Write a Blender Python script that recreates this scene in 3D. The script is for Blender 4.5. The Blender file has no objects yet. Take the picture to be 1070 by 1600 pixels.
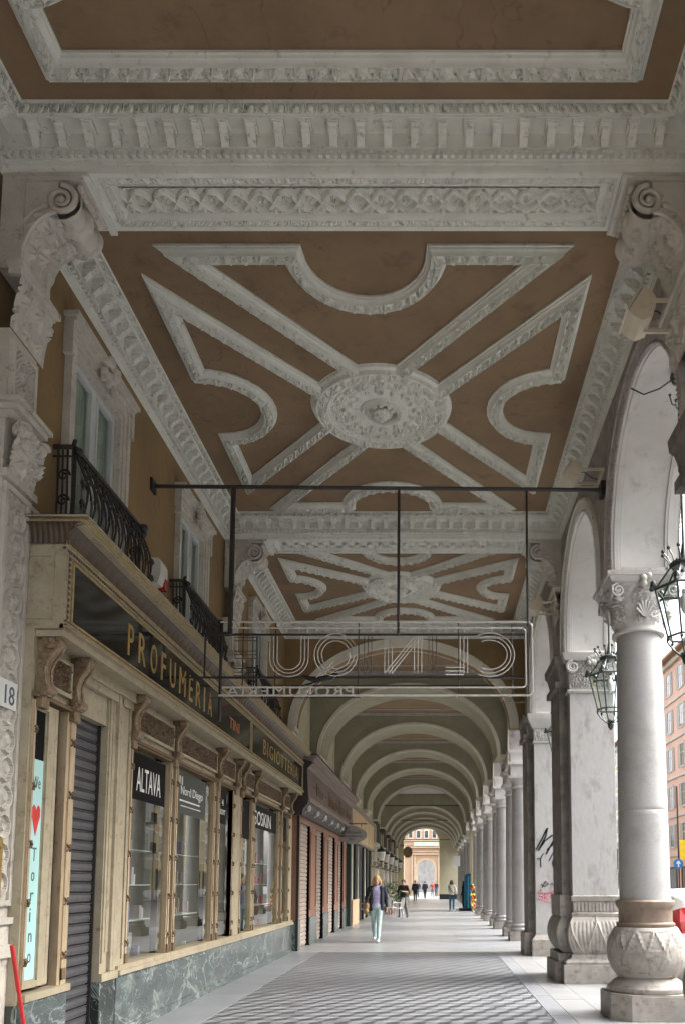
import bpy, math, random
import numpy as np
from mathutils import Vector, Matrix
sc = bpy.context.scene
R = math.radians
PI = math.pi
random.seed(7)
rng = np.random.default_rng(11)

# ------------------------------------------------------------------ camera
cam_d = bpy.data.cameras.new('camera')
cam = bpy.data.objects.new('camera', cam_d)
sc.collection.objects.link(cam)
cam.location = (0, 0, 1.58)
cam.rotation_euler = (PI/2 + math.atan(0.0987), 0, 0)
cam_d.sensor_fit = 'HORIZONTAL'
cam_d.sensor_width = 36
cam_d.lens = 36*1280/1070
cam_d.shift_x = -143/1070
cam_d.shift_y = 454/1070
cam_d.clip_start = 0.05
cam_d.clip_end = 2000
sc.camera = cam
# ------------------------------------------------------------------ world, sun
w = bpy.data.worlds.new('World'); sc.world = w; w.use_nodes = True
nt = w.node_tree; nt.nodes.clear()
sky = nt.nodes.new('ShaderNodeTexSky'); sky.sky_type = 'NISHITA'; sky.sun_disc = False
sky.sun_elevation = R(46); sky.sun_rotation = R(82)
sky.air_density = 1.0; sky.dust_density = 6.0; sky.ozone_density = 1.0
hs = nt.nodes.new('ShaderNodeHueSaturation'); hs.inputs['Saturation'].default_value = 0.30
bg = nt.nodes.new('ShaderNodeBackground'); bg.inputs['Strength'].default_value = 0.15
wo = nt.nodes.new('ShaderNodeOutputWorld')
nt.links.new(sky.outputs[0], hs.inputs['Color']); nt.links.new(hs.outputs[0], bg.inputs[0]); nt.links.new(bg.outputs[0], wo.inputs[0])
sun_d = bpy.data.lights.new('sun', 'SUN'); sun_d.energy = .55; sun_d.angle = R(35); sun_d.color = (1.0, .95, .88)
sun = bpy.data.objects.new('sun', sun_d); sc.collection.objects.link(sun)
_az = R(82); _el = R(46)     # soft overcast sun over the street, on the right
_dir = Vector((math.sin(_az)*math.cos(_el), math.cos(_az)*math.cos(_el), math.sin(_el)))
sun.rotation_euler = _dir.to_track_quat('Z', 'Y').to_euler()
sun.location = (20, -10, 30)
sc.view_settings.view_transform = 'Standard'; sc.view_settings.look = 'None'
sc.view_settings.exposure = 3.0; sc.view_settings.gamma = 1
sc.render.engine = 'CYCLES'
sc.cycles.use_denoising = True
sc.cycles.max_bounces = 9; sc.cycles.diffuse_bounces = 6; sc.cycles.glossy_bounces = 4
sc.cycles.transmission_bounces = 6; sc.cycles.transparent_max_bounces = 12
sc.cycles.sample_clamp_indirect = 8
sc.cycles.caustics_reflective = False; sc.cycles.caustics_refractive = False

# ------------------------------------------------------------------ materials
MATS = {}
def mat(name, col, rough=.7, col2=None, nscale=3.0, dirt=None, dscale=14, damt=.5, dcut=.62, bump=0., bscale=40, metal=0., spec=.5, trans=0., stretch=None, emit=None, ior=None, vein=None, vwid=1):
    """procedural: base colour mottled with noise, dirt stains thresholded from noise, fine bump"""
    m = bpy.data.materials.new(name); m.use_nodes = True; t = m.node_tree; N = t.nodes; L = t.links
    b = N['Principled BSDF']; b.inputs['Roughness'].default_value = rough; b.inputs['Metallic'].default_value = metal
    b.inputs['Specular IOR Level'].default_value = spec
    tc = N.new('ShaderNodeTexCoord'); mp = N.new('ShaderNodeMapping'); L.new(tc.outputs['Object'], mp.inputs[0])
    if stretch: mp.inputs['Scale'].default_value = stretch
    n1 = N.new('ShaderNodeTexNoise'); n1.inputs['Scale'].default_value = nscale; n1.inputs['Detail'].default_value = 6; n1.inputs['Roughness'].default_value = .65
    L.new(mp.outputs[0], n1.inputs['Vector'])
    c2 = col2 or tuple(min(1, x*.82) for x in col)
    mx = N.new('ShaderNodeMix'); mx.data_type = 'RGBA'; mx.inputs['A'].default_value = (*col, 1); mx.inputs['B'].default_value = (*c2, 1)
    cr = N.new('ShaderNodeMapRange'); cr.inputs['From Min'].default_value = .38; cr.inputs['From Max'].default_value = .64
    L.new(n1.outputs['Fac'], cr.inputs['Value']); L.new(cr.outputs[0], mx.inputs['Factor'])
    out = mx.outputs['Result']
    if dirt:
        n2 = N.new('ShaderNodeTexNoise'); n2.inputs['Scale'].default_value = dscale; n2.inputs['Detail'].default_value = 8; n2.inputs['Roughness'].default_value = .7
        L.new(mp.outputs[0], n2.inputs['Vector'])
        r2 = N.new('ShaderNodeMapRange'); r2.inputs['From Min'].default_value = dcut-.06; r2.inputs['From Max'].default_value = dcut+.08
        r2.inputs['To Max'].default_value = damt
        L.new(n2.outputs['Fac'], r2.inputs['Value'])
        m2 = N.new('ShaderNodeMix'); m2.data_type = 'RGBA'; L.new(r2.outputs[0], m2.inputs['Factor']); L.new(out, m2.inputs['A']); m2.inputs['B'].default_value = (*dirt, 1)
        out = m2.outputs['Result']
    if vein:
        for vs, vw in ((vein[1], .018*vwid), (vein[1]*2.7, .010*vwid)):
            n4 = N.new('ShaderNodeTexNoise'); n4.inputs['Scale'].default_value = vs; n4.inputs['Detail'].default_value = 4; n4.inputs['Distortion'].default_value = 1.6; L.new(mp.outputs[0], n4.inputs['Vector'])
            s4 = N.new('ShaderNodeMath'); s4.operation = 'SUBTRACT'; s4.inputs[1].default_value = .5; L.new(n4.outputs['Fac'], s4.inputs[0])
            a4 = N.new('ShaderNodeMath'); a4.operation = 'ABSOLUTE'; L.new(s4.outputs[0], a4.inputs[0])
            r4 = N.new('ShaderNodeMapRange'); r4.inputs['From Min'].default_value = 0; r4.inputs['From Max'].default_value = vw; r4.inputs['To Min'].default_value = vein[2]; r4.inputs['To Max'].default_value = 0; L.new(a4.outputs[0], r4.inputs['Value'])
            m4 = N.new('ShaderNodeMix'); m4.data_type = 'RGBA'; L.new(r4.outputs[0], m4.inputs['Factor']); L.new(out, m4.inputs['A']); m4.inputs['B'].default_value = (*vein[0], 1); out = m4.outputs['Result']
    L.new(out, b.inputs['Base Color'])
    if bump:
        n3 = N.new('ShaderNodeTexNoise'); n3.inputs['Scale'].default_value = bscale; n3.inputs['Detail'].default_value = 5
        L.new(mp.outputs[0], n3.inputs['Vector'])
        bp = N.new('ShaderNodeBump'); bp.inputs['Strength'].default_value = bump; bp.inputs['Distance'].default_value = .01
        L.new(n3.outputs['Fac'], bp.inputs['Height']); L.new(bp.outputs[0], b.inputs['Normal'])
    if trans:
        b.inputs['Transmission Weight'].default_value = trans
    if ior: b.inputs['IOR'].default_value = ior
    if emit:
        b.inputs['Emission Color'].default_value = (*emit[0], 1); b.inputs['Emission Strength'].default_value = emit[1]
    MATS[name] = m
    return m
M = {}
M['ochre'] = mat('ochre_ceiling', (.240, .160, .092), .9, (.192, .130, .076), 1.4, (.09, .065, .045), 3.1, .55, .63, .2, 60, vein=((.07, .045, .03), .45, .45), vwid=.12)
M['ochwall'] = mat('ochre_wall', (.285, .190, .090), .9, (.225, .150, .073), 1.0, (.11, .08, .05), 2.6, .6, .61, .15, 60, stretch=(1, 1, .5))
M['stucco'] = mat('white_stucco', (.70, .70, .63), .8, (.62, .62, .56), 5, (.06, .05, .04), 20, .7, .605, .1, 90)
M['stuccoS'] = mat('white_stucco_smooth', (.70, .70, .635), .8, (.60, .60, .545), 3, (.14, .125, .10), 11, .7, .64, .08, 70)
M['pale'] = mat('pale_plaster', (.50, .485, .455), .8, (.43, .415, .385), 2, (.22, .20, .18), 5, .5, .62, .1, 60)
M['pilst'] = mat('pilaster_stone', (.58, .545, .48), .75, (.48, .45, .395), 4, (.14, .11, .09), 9, .6, .62, .2, 80)
M['granite'] = mat('grey_granite', (.36, .352, .342), .6, (.30, .293, .285), 60, (.20, .19, .17), 1.6, .5, .57, .1, 120)
M['pedestal'] = mat('pedestal_stone', (.33, .305, .27), .7, (.25, .225, .195), 5, (.09, .075, .06), 9, .7, .585, .3, 50)
M['collar'] = mat('brown_collar_stone', (.22, .165, .12), .7, (.16, .115, .085), 6, (.12, .09, .06), 14, .6, .56, .3, 50)
M['greyw'] = mat('grey_arch_wall', (.40, .37, .35), .85, (.30, .275, .26), 2.5, (.13, .115, .11), 7, .6, .56, .2, 50)
M['greym'] = mat('grey_arch_moulding', (.47, .44, .42), .85, (.36, .335, .32), 4, (.13, .115, .11), 12, .6, .58)
M['granitel'] = mat('pale_pier_stone', (.41, .40, .38), .6, (.36, .35, .335), 24, (.19, .175, .155), 3.0, .6, .575, .08, 100, stretch=(1, 1, .35))
M['greyshade'] = mat('shaded_pier_stone', (.22, .20, .175), .8, (.15, .135, .118), 3, (.08, .07, .06), 6, .6, .56, .2, 40)  # darker copy of the pier stone, hall-side shade put into the colour
M['peachl'] = mat('peach_stone_trim', (.56, .42, .29), .9)
M['greenm'] = mat('pale_green_metal', (.50, .60, .48), .6)
M['bluegrey'] = mat('blue_grey_render', (.24, .25, .25), .9, (.36, .36, .34), .8)
M['pinkp'] = mat('pink_spray_paint', (.62, .08, .15), .6)
M['bronzed'] = mat('brown_fluted_wood', (.085, .055, .033), .5, (.055, .035, .02), 8, (.20, .14, .08), 20, .5, .64)
M['bronzel'] = mat('worn_bronze_scroll', (.30, .215, .125), .5, (.15, .10, .055), 16, (.06, .04, .02), 24, .7, .56)
M['copper'] = mat('copper_letter', (.45, .16, .07), .4)
M['slate'] = mat('slate_ink', (.06, .10, .13), .5)
M['pinkcard'] = mat('pink_card', (.62, .48, .52), .6)
M['mauvel'] = mat('pale_mauve_moulding', (.29, .24, .215), .6)
M['orangeb'] = mat('beige_orange_fascia', (.55, .36, .20), .6, (.62, .52, .30), .5)
M['greysign'] = mat('grey_sign_board', (.36, .34, .32), .6)
M['neonl'] = mat('pale_small_tube', (.50, .47, .42), .3)

M['milk'] = mat('milky_glass', (.70, .70, .66), .3)
M['stuccoM'] = mat('modillion_stucco', (.74, .74, .67), .8, (.62, .62, .56), 5, (.10, .09, .07), 24, .8, .62, .08, 90)
M['postc'] = mat('street_post_paint', (.24, .20, .18), .6)
M['signblue'] = mat('sign_blue', (.02, .18, .50), .4)
M['olive'] = mat('olive_vault', (.33, .32, .225), .9, (.28, .27, .19), 1.5, (.12, .115, .08), 4, .3, .64, .1, 50)
M['olivew'] = mat('olive_wall', (.54, .50, .36), .9, (.48, .44, .31), 1.2, (.30, .27, .18), 4, .3, .64, .1, 50)
M['band'] = mat('cream_band', (.70, .67, .57), .8, (.62, .59, .50), 3)
M['cream'] = mat('cream_painted_wood', (.40, .345, .245), .5, (.32, .275, .19), 5, (.16, .11, .06), 9, .7, .61, .08, 60)
M['bronze'] = mat('bronze_carving', (.16, .10, .05), .5, (.09, .055, .028), 22, (.36, .25, .12), 30, .7, .60, .25, 80, spec=.6)
M['goldline'] = mat('gilt_moulding', (.45, .34, .17), .45, (.33, .24, .11), 18, (.10, .06, .03), 24, .6, .58)
M['wornwood'] = mat('worn_pine_jamb', (.44, .345, .225), .55, (.36, .27, .17), 9, (.13, .075, .04), 18, .6, .60, stretch=(1, 1, .25))
M['blackglass'] = mat('black_sign_glass', (.012, .014, .014), .08, (.016, .018, .018), 2, spec=.6)
M['gold'] = mat('gold_letter', (.55, .38, .15), .35, (.42, .28, .10), 20, metal=.6)
M['marble'] = mat('green_marble', (.06, .078, .077), .16, (.10, .125, .12), 3.0, (.25, .31, .28), 3.0, .5, .60, stretch=(1, .7, 1.4), spec=.6, vein=((.50, .56, .52), 1.1, .32))
M['marbled'] = mat('dark_green_marble', (.018, .025, .022), .12, (.03, .04, .036), 4, (.10, .12, .11), 7, .6, .64, spec=.6, vein=((.45, .5, .46), 1.6, .5))
M['iron'] = mat('black_iron', (.018, .015, .015), .5, (.03, .024, .022), 20, spec=.5)
M['irong'] = mat('green_black_iron', (.022, .032, .030), .45, (.035, .045, .040), 20)
M['shutter'] = mat('grey_roller_shutter', (.10, .10, .105), .45, (.085, .085, .092), 6, (.05, .045, .04), 14, .5, .6, metal=.3)
M['shutterb'] = mat('brown_roller_shutter', (.36, .30, .26), .5, (.30, .25, .215), 6, (.15, .11, .09), 10, .5, .6)
M['terra'] = mat('terracotta_panel', (.26, .125, .08), .5, (.21, .10, .064), 5, (.14, .06, .04), 9, .5, .62)
M['mauve'] = mat('mauve_fascia', (.17, .125, .112), .6, (.14, .10, .09), 4)
M['darkw'] = mat('dark_brown_wood', (.035, .024, .020), .5)
M['black'] = mat('black_paint', (.010, .011, .011), .35)
M['greenblack'] = mat('dark_green_panel', (.015, .028, .024), .35, (.02, .035, .03), 3)
M['white'] = mat('white_paint', (.72, .72, .70), .5, (.66, .66, .64), 5)
M['upvc'] = mat('window_white_frame', (.60, .62, .62), .4)
M['curtain'] = mat('curtain', (.62, .65, .58), .9, (.45, .475, .42), 6, stretch=(1, 6, .3))
M['beige'] = mat('beige_lamp_housing', (.60, .54, .42), .5, (.54, .48, .37), 6)
M['steel'] = mat('grey_steel_tube', (.42, .41, .39), .3, (.30, .29, .28), 14, metal=.5)
M['neon'] = mat('unlit_neon_tube', (.62, .60, .55), .12, (.50, .48, .44), 14, spec=.9)
M['neond'] = mat('dark_neon_tube', (.10, .085, .075), .2, (.06, .05, .045), 20, spec=.8)
M['tA'] = mat('floor_tile_light', (.25, .262, .278), .33, (.205, .215, .23), 3, (.20, .20, .20), 5, .5, .60)
M['tB'] = mat('floor_tile_mid', (.15, .158, .17), .33, (.12, .127, .137), 3, (.12, .12, .12), 5, .5, .60)
M['tC'] = mat('floor_tile_dark', (.055, .059, .064), .33, (.044, .047, .052), 3, (.04, .04, .04), 5, .5, .60)
M['slabd'] = mat('grey_floor_slab', (.22, .23, .245), .33, (.175, .185, .20), 1.6, (.14, .14, .14), 6, .4, .60)
M['slabm'] = mat('pale_marble_strip', (.34, .335, .32), .28, (.30, .295, .28), 3)
M['asphalt'] = mat('asphalt', (.13, .13, .13), .85, (.11, .11, .11), 8, bump=.3, bscale=90)
M['pink'] = mat('pink_render', (.45, .30, .245), .9, (.40, .27, .22), .6)
M['greyb'] = mat('grey_render', (.36, .35, .33), .9, (.31, .30, .285), .6)
M['yellowb'] = mat('yellow_render', (.62, .50, .27), .9, (.56, .45, .24), .5)
M['peach'] = mat('peach_render', (.50, .34, .22), .9, (.46, .31, .20), .5)
M['glassd'] = mat('dark_window_glass', (.05, .06, .065), .05, (.07, .08, .085), .5, spec=.9)
M['roof'] = mat('clay_roof', (.22, .12, .08), .9)
M['carw'] = mat('white_car_paint', (.74, .75, .76), .15, (.74, .75, .76), 1, spec=.6)
M['rubber'] = mat('tyre_rubber', (.02, .02, .02), .8)
M['redl'] = mat('red_lamp_glass', (.45, .015, .015), .12, (.38, .012, .012), 3, spec=.7)
M['bluecloth'] = mat('blue_cloth', (.03, .22, .36), .85, (.02, .16, .28), 4)
M['teal'] = mat('teal_poster', (.42, .68, .66), .5, (.40, .66, .64), 2)
M['redp'] = mat('red_paint', (.62, .035, .035), .4)
M['yellowp'] = mat('yellow_plastic', (.80, .55, .03), .4)
M['violet'] = mat('violet_poster', (.20, .12, .28), .6, (.50, .42, .55), 4)
M['moss'] = mat('yellow_green_backdrop', (.52, .52, .05), .7, (.34, .36, .03), 5, stretch=(1, 3, .6))
M['vinyl'] = mat('black_vinyl', (.008, .008, .009), .5, spec=.05)
M['goods'] = mat('display_cloth', (.45, .42, .38), .8, (.25, .2, .2), 4)
M['shopin'] = mat('shop_interior', (.66, .60, .50), .9, (.5, .46, .38), 1.5)
M['brass'] = mat('brass_plate', (.50, .36, .12), .35, (.42, .29, .09), 10, metal=.7)
M['leaf'] = mat('leaf_green', (.05, .12, .03), .7, (.03, .075, .02), 12)
M['pot'] = mat('clay_pot', (.30, .14, .08), .8)
M['skin'] = mat('skin', (.52, .32, .23), .6, (.48, .29, .205), 9)
M['hairb'] = mat('blonde_hair', (.50, .34, .15), .6, (.38, .25, .10), 30)
M['hairk'] = mat('brown_hair', (.05, .03, .02), .6)
M['hairg'] = mat('grey_hair', (.35, .34, .32), .6)
def cloth(n, c): M[n] = mat(n, c, .85, None, 14)
cloth('navy_knit', (.018, .022, .035)); cloth('lilac_top', (.42, .40, .60)); cloth('mint_jeans', (.42, .56, .56)); cloth('grey_jeans', (.11, .13, .14)); cloth('black_shirt', (.018, .018, .022)); cloth('dark_suit', (.025, .03, .05)); cloth('cream_top', (.60, .56, .48)); cloth('blue_jeans', (.035, .10, .17)); cloth('tan_leather', (.30, .21, .10)); cloth('white_shoe', (.72, .72, .74)); cloth('dark_shoe', (.03, .025, .02)); cloth('red_coat', (.35, .05, .04))
def glassmat(ior=2.3):
    m = bpy.data.materials.new('window_glass'); m.use_nodes = True; t = m.node_tree; t.nodes.clear()
    o = t.nodes.new('ShaderNodeOutputMaterial'); tr = t.nodes.new('ShaderNodeBsdfTransparent'); g = t.nodes.new('ShaderNodeBsdfGlossy')
    g.inputs['Roughness'].default_value = .015; tr.inputs[0].default_value = (.86, .90, .88, 1)
    fr = t.nodes.new('ShaderNodeFresnel'); fr.inputs[0].default_value = ior
    ge = t.nodes.new('ShaderNodeNewGeometry'); mu = t.nodes.new('ShaderNodeMath'); mu.operation = 'MULTIPLY'; iv = t.nodes.new('ShaderNodeMath'); iv.operation = 'SUBTRACT'; iv.inputs[0].default_value = 1   # only the outer face of a pane reflects
    t.links.new(ge.outputs['Backfacing'], iv.inputs[1]); t.links.new(fr.outputs[0], mu.inputs[0]); t.links.new(iv.outputs[0], mu.inputs[1])
    mx = t.nodes.new('ShaderNodeMixShader'); t.links.new(mu.outputs[0], mx.inputs[0]); t.links.new(tr.outputs[0], mx.inputs[1]); t.links.new(g.outputs[0], mx.inputs[2]); t.links.new(mx.outputs[0], o.inputs[0])
    return m
M['glass'] = glassmat(); M['glassl'] = glassmat(1.45)

# ------------------------------------------------------------------ mesh helpers
OFF = {}
def off_of(o):
    while o.parent: o = o.parent
    return OFF.get(o.name, (0, 0, 0))
class MB:
    def __init__(s): s.v = []; s.f = []; s.m = []; s.n = 0
    def add(s, v, f, mi=0):
        v = np.asarray(v, float).reshape(-1, 3); s.v.append(v)
        s.f += [tuple(int(i)+s.n for i in q) for q in f]; s.m += [mi]*len(f); s.n += len(v); return s
    def box(s, x0, x1, y0, y1, z0, z1, mi=0):
        return s.add([(x0,y0,z0),(x1,y0,z0),(x1,y1,z0),(x0,y1,z0),(x0,y0,z1),(x1,y0,z1),(x1,y1,z1),(x0,y1,z1)],
                     [(0,3,2,1),(4,5,6,7),(0,1,5,4),(1,2,6,5),(2,3,7,6),(3,0,4,7)], mi)
    def rects(s, levels, cx, cy, mi=0, cap=True):
        """stack of rectangles [(z,hx,hy)]"""
        n0 = []; V = []; Fc = []
        for z, hx, hy in levels: V += [(cx-hx,cy-hy,z),(cx+hx,cy-hy,z),(cx+hx,cy+hy,z),(cx-hx,cy+hy,z)]
        for i in range(len(levels)-1):
            for k in range(4):
                a = i*4+k; b = i*4+(k+1) % 4; Fc.append((a, b, b+4, a+4))
        if cap: Fc += [(3,2,1,0), tuple(len(V)-4+k for k in range(4))]
        return s.add(V, Fc, mi)
    def prism(s, poly, axis, a, b, mi=0):
        """poly = 2D points in the other two axes (in axis order), extruded from a to b"""
        n = len(poly); V = []
        for q in (a, b):
            for p in poly:
                c = [p[0], p[1]]; c.insert(axis, q); V.append(c)
        Fc = [tuple(range(n))[::-1], tuple(range(n, 2*n))]
        for k in range(n): Fc.append((k, (k+1) % n, n+(k+1) % n, n+k))
        return s.add(V, Fc, mi)
    def tube(s, pts, r, n=6, mi=0, closed=False):
        P = np.asarray(pts, float); k = len(P)
        rr = np.full(k, r) if np.isscalar(r) else np.asarray(r, float)
        T = np.gradient(P, axis=0) if not closed else (np.roll(P, -1, 0)-np.roll(P, 1, 0))
        T /= np.linalg.norm(T, axis=1)[:, None]+1e-9
        up = np.array([0, 0, 1.]) if abs(T[:, 2]).mean() < .8 else np.array([0, 1., 0])
        if abs(np.dot(T[0], up)) > .9: up = np.eye(3)[int(np.argmin(np.abs(T[0])))]
        V = []; prev = None
        for i in range(k):
            if prev is None: a = np.cross(T[i], up)
            else: a = prev-np.dot(prev, T[i])*T[i]
            a /= np.linalg.norm(a)+1e-9; prev = a; b = np.cross(T[i], a)
            for j in range(n):
                t = 2*PI*j/n; V.append(P[i]+rr[i]*(math.cos(t)*a+math.sin(t)*b))
        Fc = []
        for i in range(k if closed else k-1):
            for j in range(n):
                i2 = (i+1) % k; Fc.append((i*n+j, i*n+(j+1) % n, i2*n+(j+1) % n, i2*n+j))
        if not closed: Fc += [tuple(range(n))[::-1], tuple((k-1)*n+j for j in range(n))]
        return s.add(V, Fc, mi)
    def lathe(s, prof, cx, cy, n=32, mi=0, orn=None, sq=None):
        """prof [(r,z)]; orn(theta,z)->dr"""
        pr = np.asarray(prof, float); th = np.linspace(0, 2*PI, n, endpoint=False)
        Rr = np.repeat(pr[:, 0][:, None], n, 1); Z = np.repeat(pr[:, 1][:, None], n, 1); TH = np.repeat(th[None], len(pr), 0)
        if orn is not None: Rr = Rr+orn(TH, Z)
        V = np.stack([cx+Rr*np.cos(TH), cy+Rr*np.sin(TH), Z], -1).reshape(-1, 3)
        Fc = [(i*n+j, i*n+(j+1) % n, (i+1)*n+(j+1) % n, (i+1)*n+j) for i in range(len(pr)-1) for j in range(n)]
        Fc += [tuple(range(n))[::-1], tuple((len(pr)-1)*n+j for j in range(n))]
        return s.add(V, Fc, mi)
    def grid(s, X, Y, Z, mi=0, wrap=False):
        a, b = X.shape; V = np.stack([X, Y, Z], -1).reshape(-1, 3)
        I = np.arange(a*b).reshape(a, b)
        q = np.stack([I[:-1, :-1], I[1:, :-1], I[1:, 1:], I[:-1, 1:]], -1).reshape(-1, 4)
        return s.add(V, q.tolist(), mi)
    def ball(s, c, r, mi=0, n=10, sc_=(1, 1, 1)):
        ph = np.linspace(0.05, PI-.05, n)
        V = []; m = n+2
        for p in ph:
            for j in range(m):
                t = 2*PI*j/m; V.append((c[0]+r*sc_[0]*math.sin(p)*math.cos(t), c[1]+r*sc_[1]*math.sin(p)*math.sin(t), c[2]+r*sc_[2]*math.cos(p)))
        Fc = [(i*m+j, (i+1)*m+j, (i+1)*m+(j+1) % m, i*m+(j+1) % m) for i in range(n-1) for j in range(m)]
        Fc += [tuple(range(m)), tuple((n-1)*m+j for j in range(m))[::-1]]
        return s.add(V, Fc, mi)
    def split(s, name, mats, parent=None, label=None):
        n = 0; fi = 0; rs = []
        for v in s.v:
            q = MB(); f = []
            while fi < len(s.f) and min(s.f[fi]) < n+len(v): f.append(tuple(i-n for i in s.f[fi])); fi += 1
            q.add(v, f); rs.append(q.build(name, mats, parent, label=label)); n += len(v)
        return rs[0]
    def build(s, name, mats, parent=None, smooth=False, label=None, kind=None, fixn=True):
        V = np.concatenate(s.v)
        if parent is not None: V = V-np.array(off_of(parent))
        me = bpy.data.meshes.new(name); me.from_pydata(V.tolist(), [], s.f)
        ml = mats if isinstance(mats, (list, tuple)) else [mats]
        for x in ml: me.materials.append(M[x] if isinstance(x, str) else x)
        if len(ml) > 1: me.polygons.foreach_set('material_index', s.m)
        if smooth: me.polygons.foreach_set('use_smooth', [True]*len(me.polygons))
        me.update()
        o = bpy.data.objects.new(name, me); sc.collection.objects.link(o)
        if smooth == 'auto':
            me.set_sharp_from_angle(angle=R(40))
        if parent is not None: o.parent = parent
        if label: o['label'] = label
        if kind: o['kind'] = kind
        return o
def thing(name, label, cat, loc=(0, 0, 0), group=None):
    o = bpy.data.objects.new(name, None); sc.collection.objects.link(o); o.empty_display_size = .2
    o.location = loc; OFF[o.name] = tuple(loc); o['label'] = label; o['category'] = cat
    if group: o['group'] = group
    return o
def solo(o, label, cat, group=None):
    o['label'] = label; o['category'] = cat
    if group: o['group'] = group
    return o
def kids(o): return [c for c in bpy.data.objects if c.parent == o]
def dup(root, loc, label, rotz=None, scale=None):
    def rec(o, par):
        c = o.copy(); sc.collection.objects.link(c)
        if par is not None: c.parent = par
        for k in CH[o.name]: rec(k, c)
        return c
    CH = {}
    def idx(o):
        CH[o.name] = kids(o)
        for k in CH[o.name]: idx(k)
    idx(root)
    r = rec(root, None); r.location = loc
    if rotz is not None: r.rotation_euler.z = rotz
    if scale: r.scale = scale
    r['label'] = label
    return r

# ---- ornament height functions; s = metres along, x = 0..1 across
def fr(a): return a-np.floor(a)
def hsh(i, k=0): return fr(np.sin(i*127.1+k*311.7)*43758.5453)
def foliage(s, x, p=.13, h=.03):
    p = p*1.3
    i = np.floor(s/p); f = fr(s/p)*2-1; y = (x*2-1)
    sg = np.where(i % 2 == 0, 1, -1); y2 = y*sg
    ang = np.arctan2(y2+.25, f); rad = np.hypot(f, y2*.9)
    lobe = .72+.28*np.cos(ang*5+hsh(i)*.6)
    lobe = lobe*(.80+.20*np.cos(ang*9+hsh(i, 3)*.6))
    leaf = np.clip(1-(rad/lobe)**2, 0, 1)**.45
    vein = .45*np.clip(np.cos(ang*9+hsh(i, 3)*.6+PI)*1.6-.5, 0, 1)*(rad > .22)
    jit = .05*np.sin(s*150+y*9+hsh(i, 2)*6)*np.sin(y*11+s*60)
    return h*np.clip(leaf*(1-vein)+jit, 0, 1.2)
def eggdart(s, x, p=.115, h=.02):
    f = fr(s/p)*2-1; y = x*2-1
    egg = np.sqrt(np.clip(1-(f/.48)**2-(y/.95)**2, 0, 1)); shell = (np.abs(np.hypot(f/.68, (y-.1)/1.15)-1) < .1)*.7
    dart = np.clip(1-np.abs(np.abs(f)-1)/.16, 0, 1)*np.clip(1-.4*(y+1), 0, 1)
    return h*np.maximum(np.maximum(egg, shell), dart)
def guilloche(s, x, p=.30, h=.03):
    y = x*2-1; a = .78*np.cos(2*PI*s/p/1.0)
    def rope(ph):
        d = np.abs(y-.72*np.sin(PI*s/p+ph)); return np.clip(1-(d/.2)**2, 0, 1)**.5
    r1 = rope(0); r2 = rope(PI)
    f = (fr(s/p-.0)-.5)*2
    rad = np.hypot(f*.95, y); an = np.arctan2(y, f)
    ros = np.clip(1-(rad/(.36+.12*np.cos(an*5)))**2, 0, 1)**.5*(.7+.3*np.cos(rad*30))
    edge = (np.abs(y) > .92)*.6
    corner = np.clip(1-np.hypot(fr(s/p)*2-(fr(s/p) > .5)*2, np.abs(y)-.95)/.35, 0, 1)*.8
    return h*np.maximum.reduce([r1, r2, ros*.8, edge, corner])
def rope_o(s, x, p=.055, h=.018):
    return h*(.5+.5*np.sin(2*PI*(s/p+x*.8)))*np.sin(PI*np.clip(x, 0, 1))
def gadroon(s, x, p=.07, h=.015):
    return h*np.abs(np.sin(PI*s/p))*np.sin(PI*x)**.5
def rinceau(a, b, seed=0, sc_=1.0):
    """leafy scroll relief on a panel, a = along (m), b = across (m, centred); returns 0..1"""
    out = np.zeros_like(a)
    p = .24*sc_
    k = np.floor(a/p); f = a-(k+.5)*p; sg = np.where(k % 2 == 0, 1., -1.)
    cx = .022*sg*sc_; rad = np.hypot(f, b-cx); an = np.arctan2((b-cx)*sg, f)
    sp = np.abs(fr((rad/(.040*sc_)-an/(2*PI)))-.5)*2
    out = np.maximum(out, np.clip(1-sp*1.5, 0, 1)*(rad < .105*sc_))
    out = np.maximum(out, np.clip(1-rad/(.026*sc_), 0, 1)**.5*1.1)
    lf = np.clip(np.sin(a*82/sc_+seed)*np.sin(b*95/sc_+1.3*seed+2*np.sin(a*23))+.1, 0, 1)
    out = np.maximum(out, lf*.75*(rad > .06*sc_))
    return out
def blobs(a, b, seed, p=.05):
    """irregular acanthus-like crumple, 0..1"""
    v = (np.sin(a*6.28/p+seed+1.7*np.sin(b*5/p+seed))*np.sin(b*6.28/p*1.1+2*np.sin(a*3.1/p)+seed*2)
         + .6*np.sin(a*13/p+3*np.sin(b*4/p))*np.sin(b*11/p+seed))
    return np.clip(v*.7+.25, 0, 1)

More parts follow.
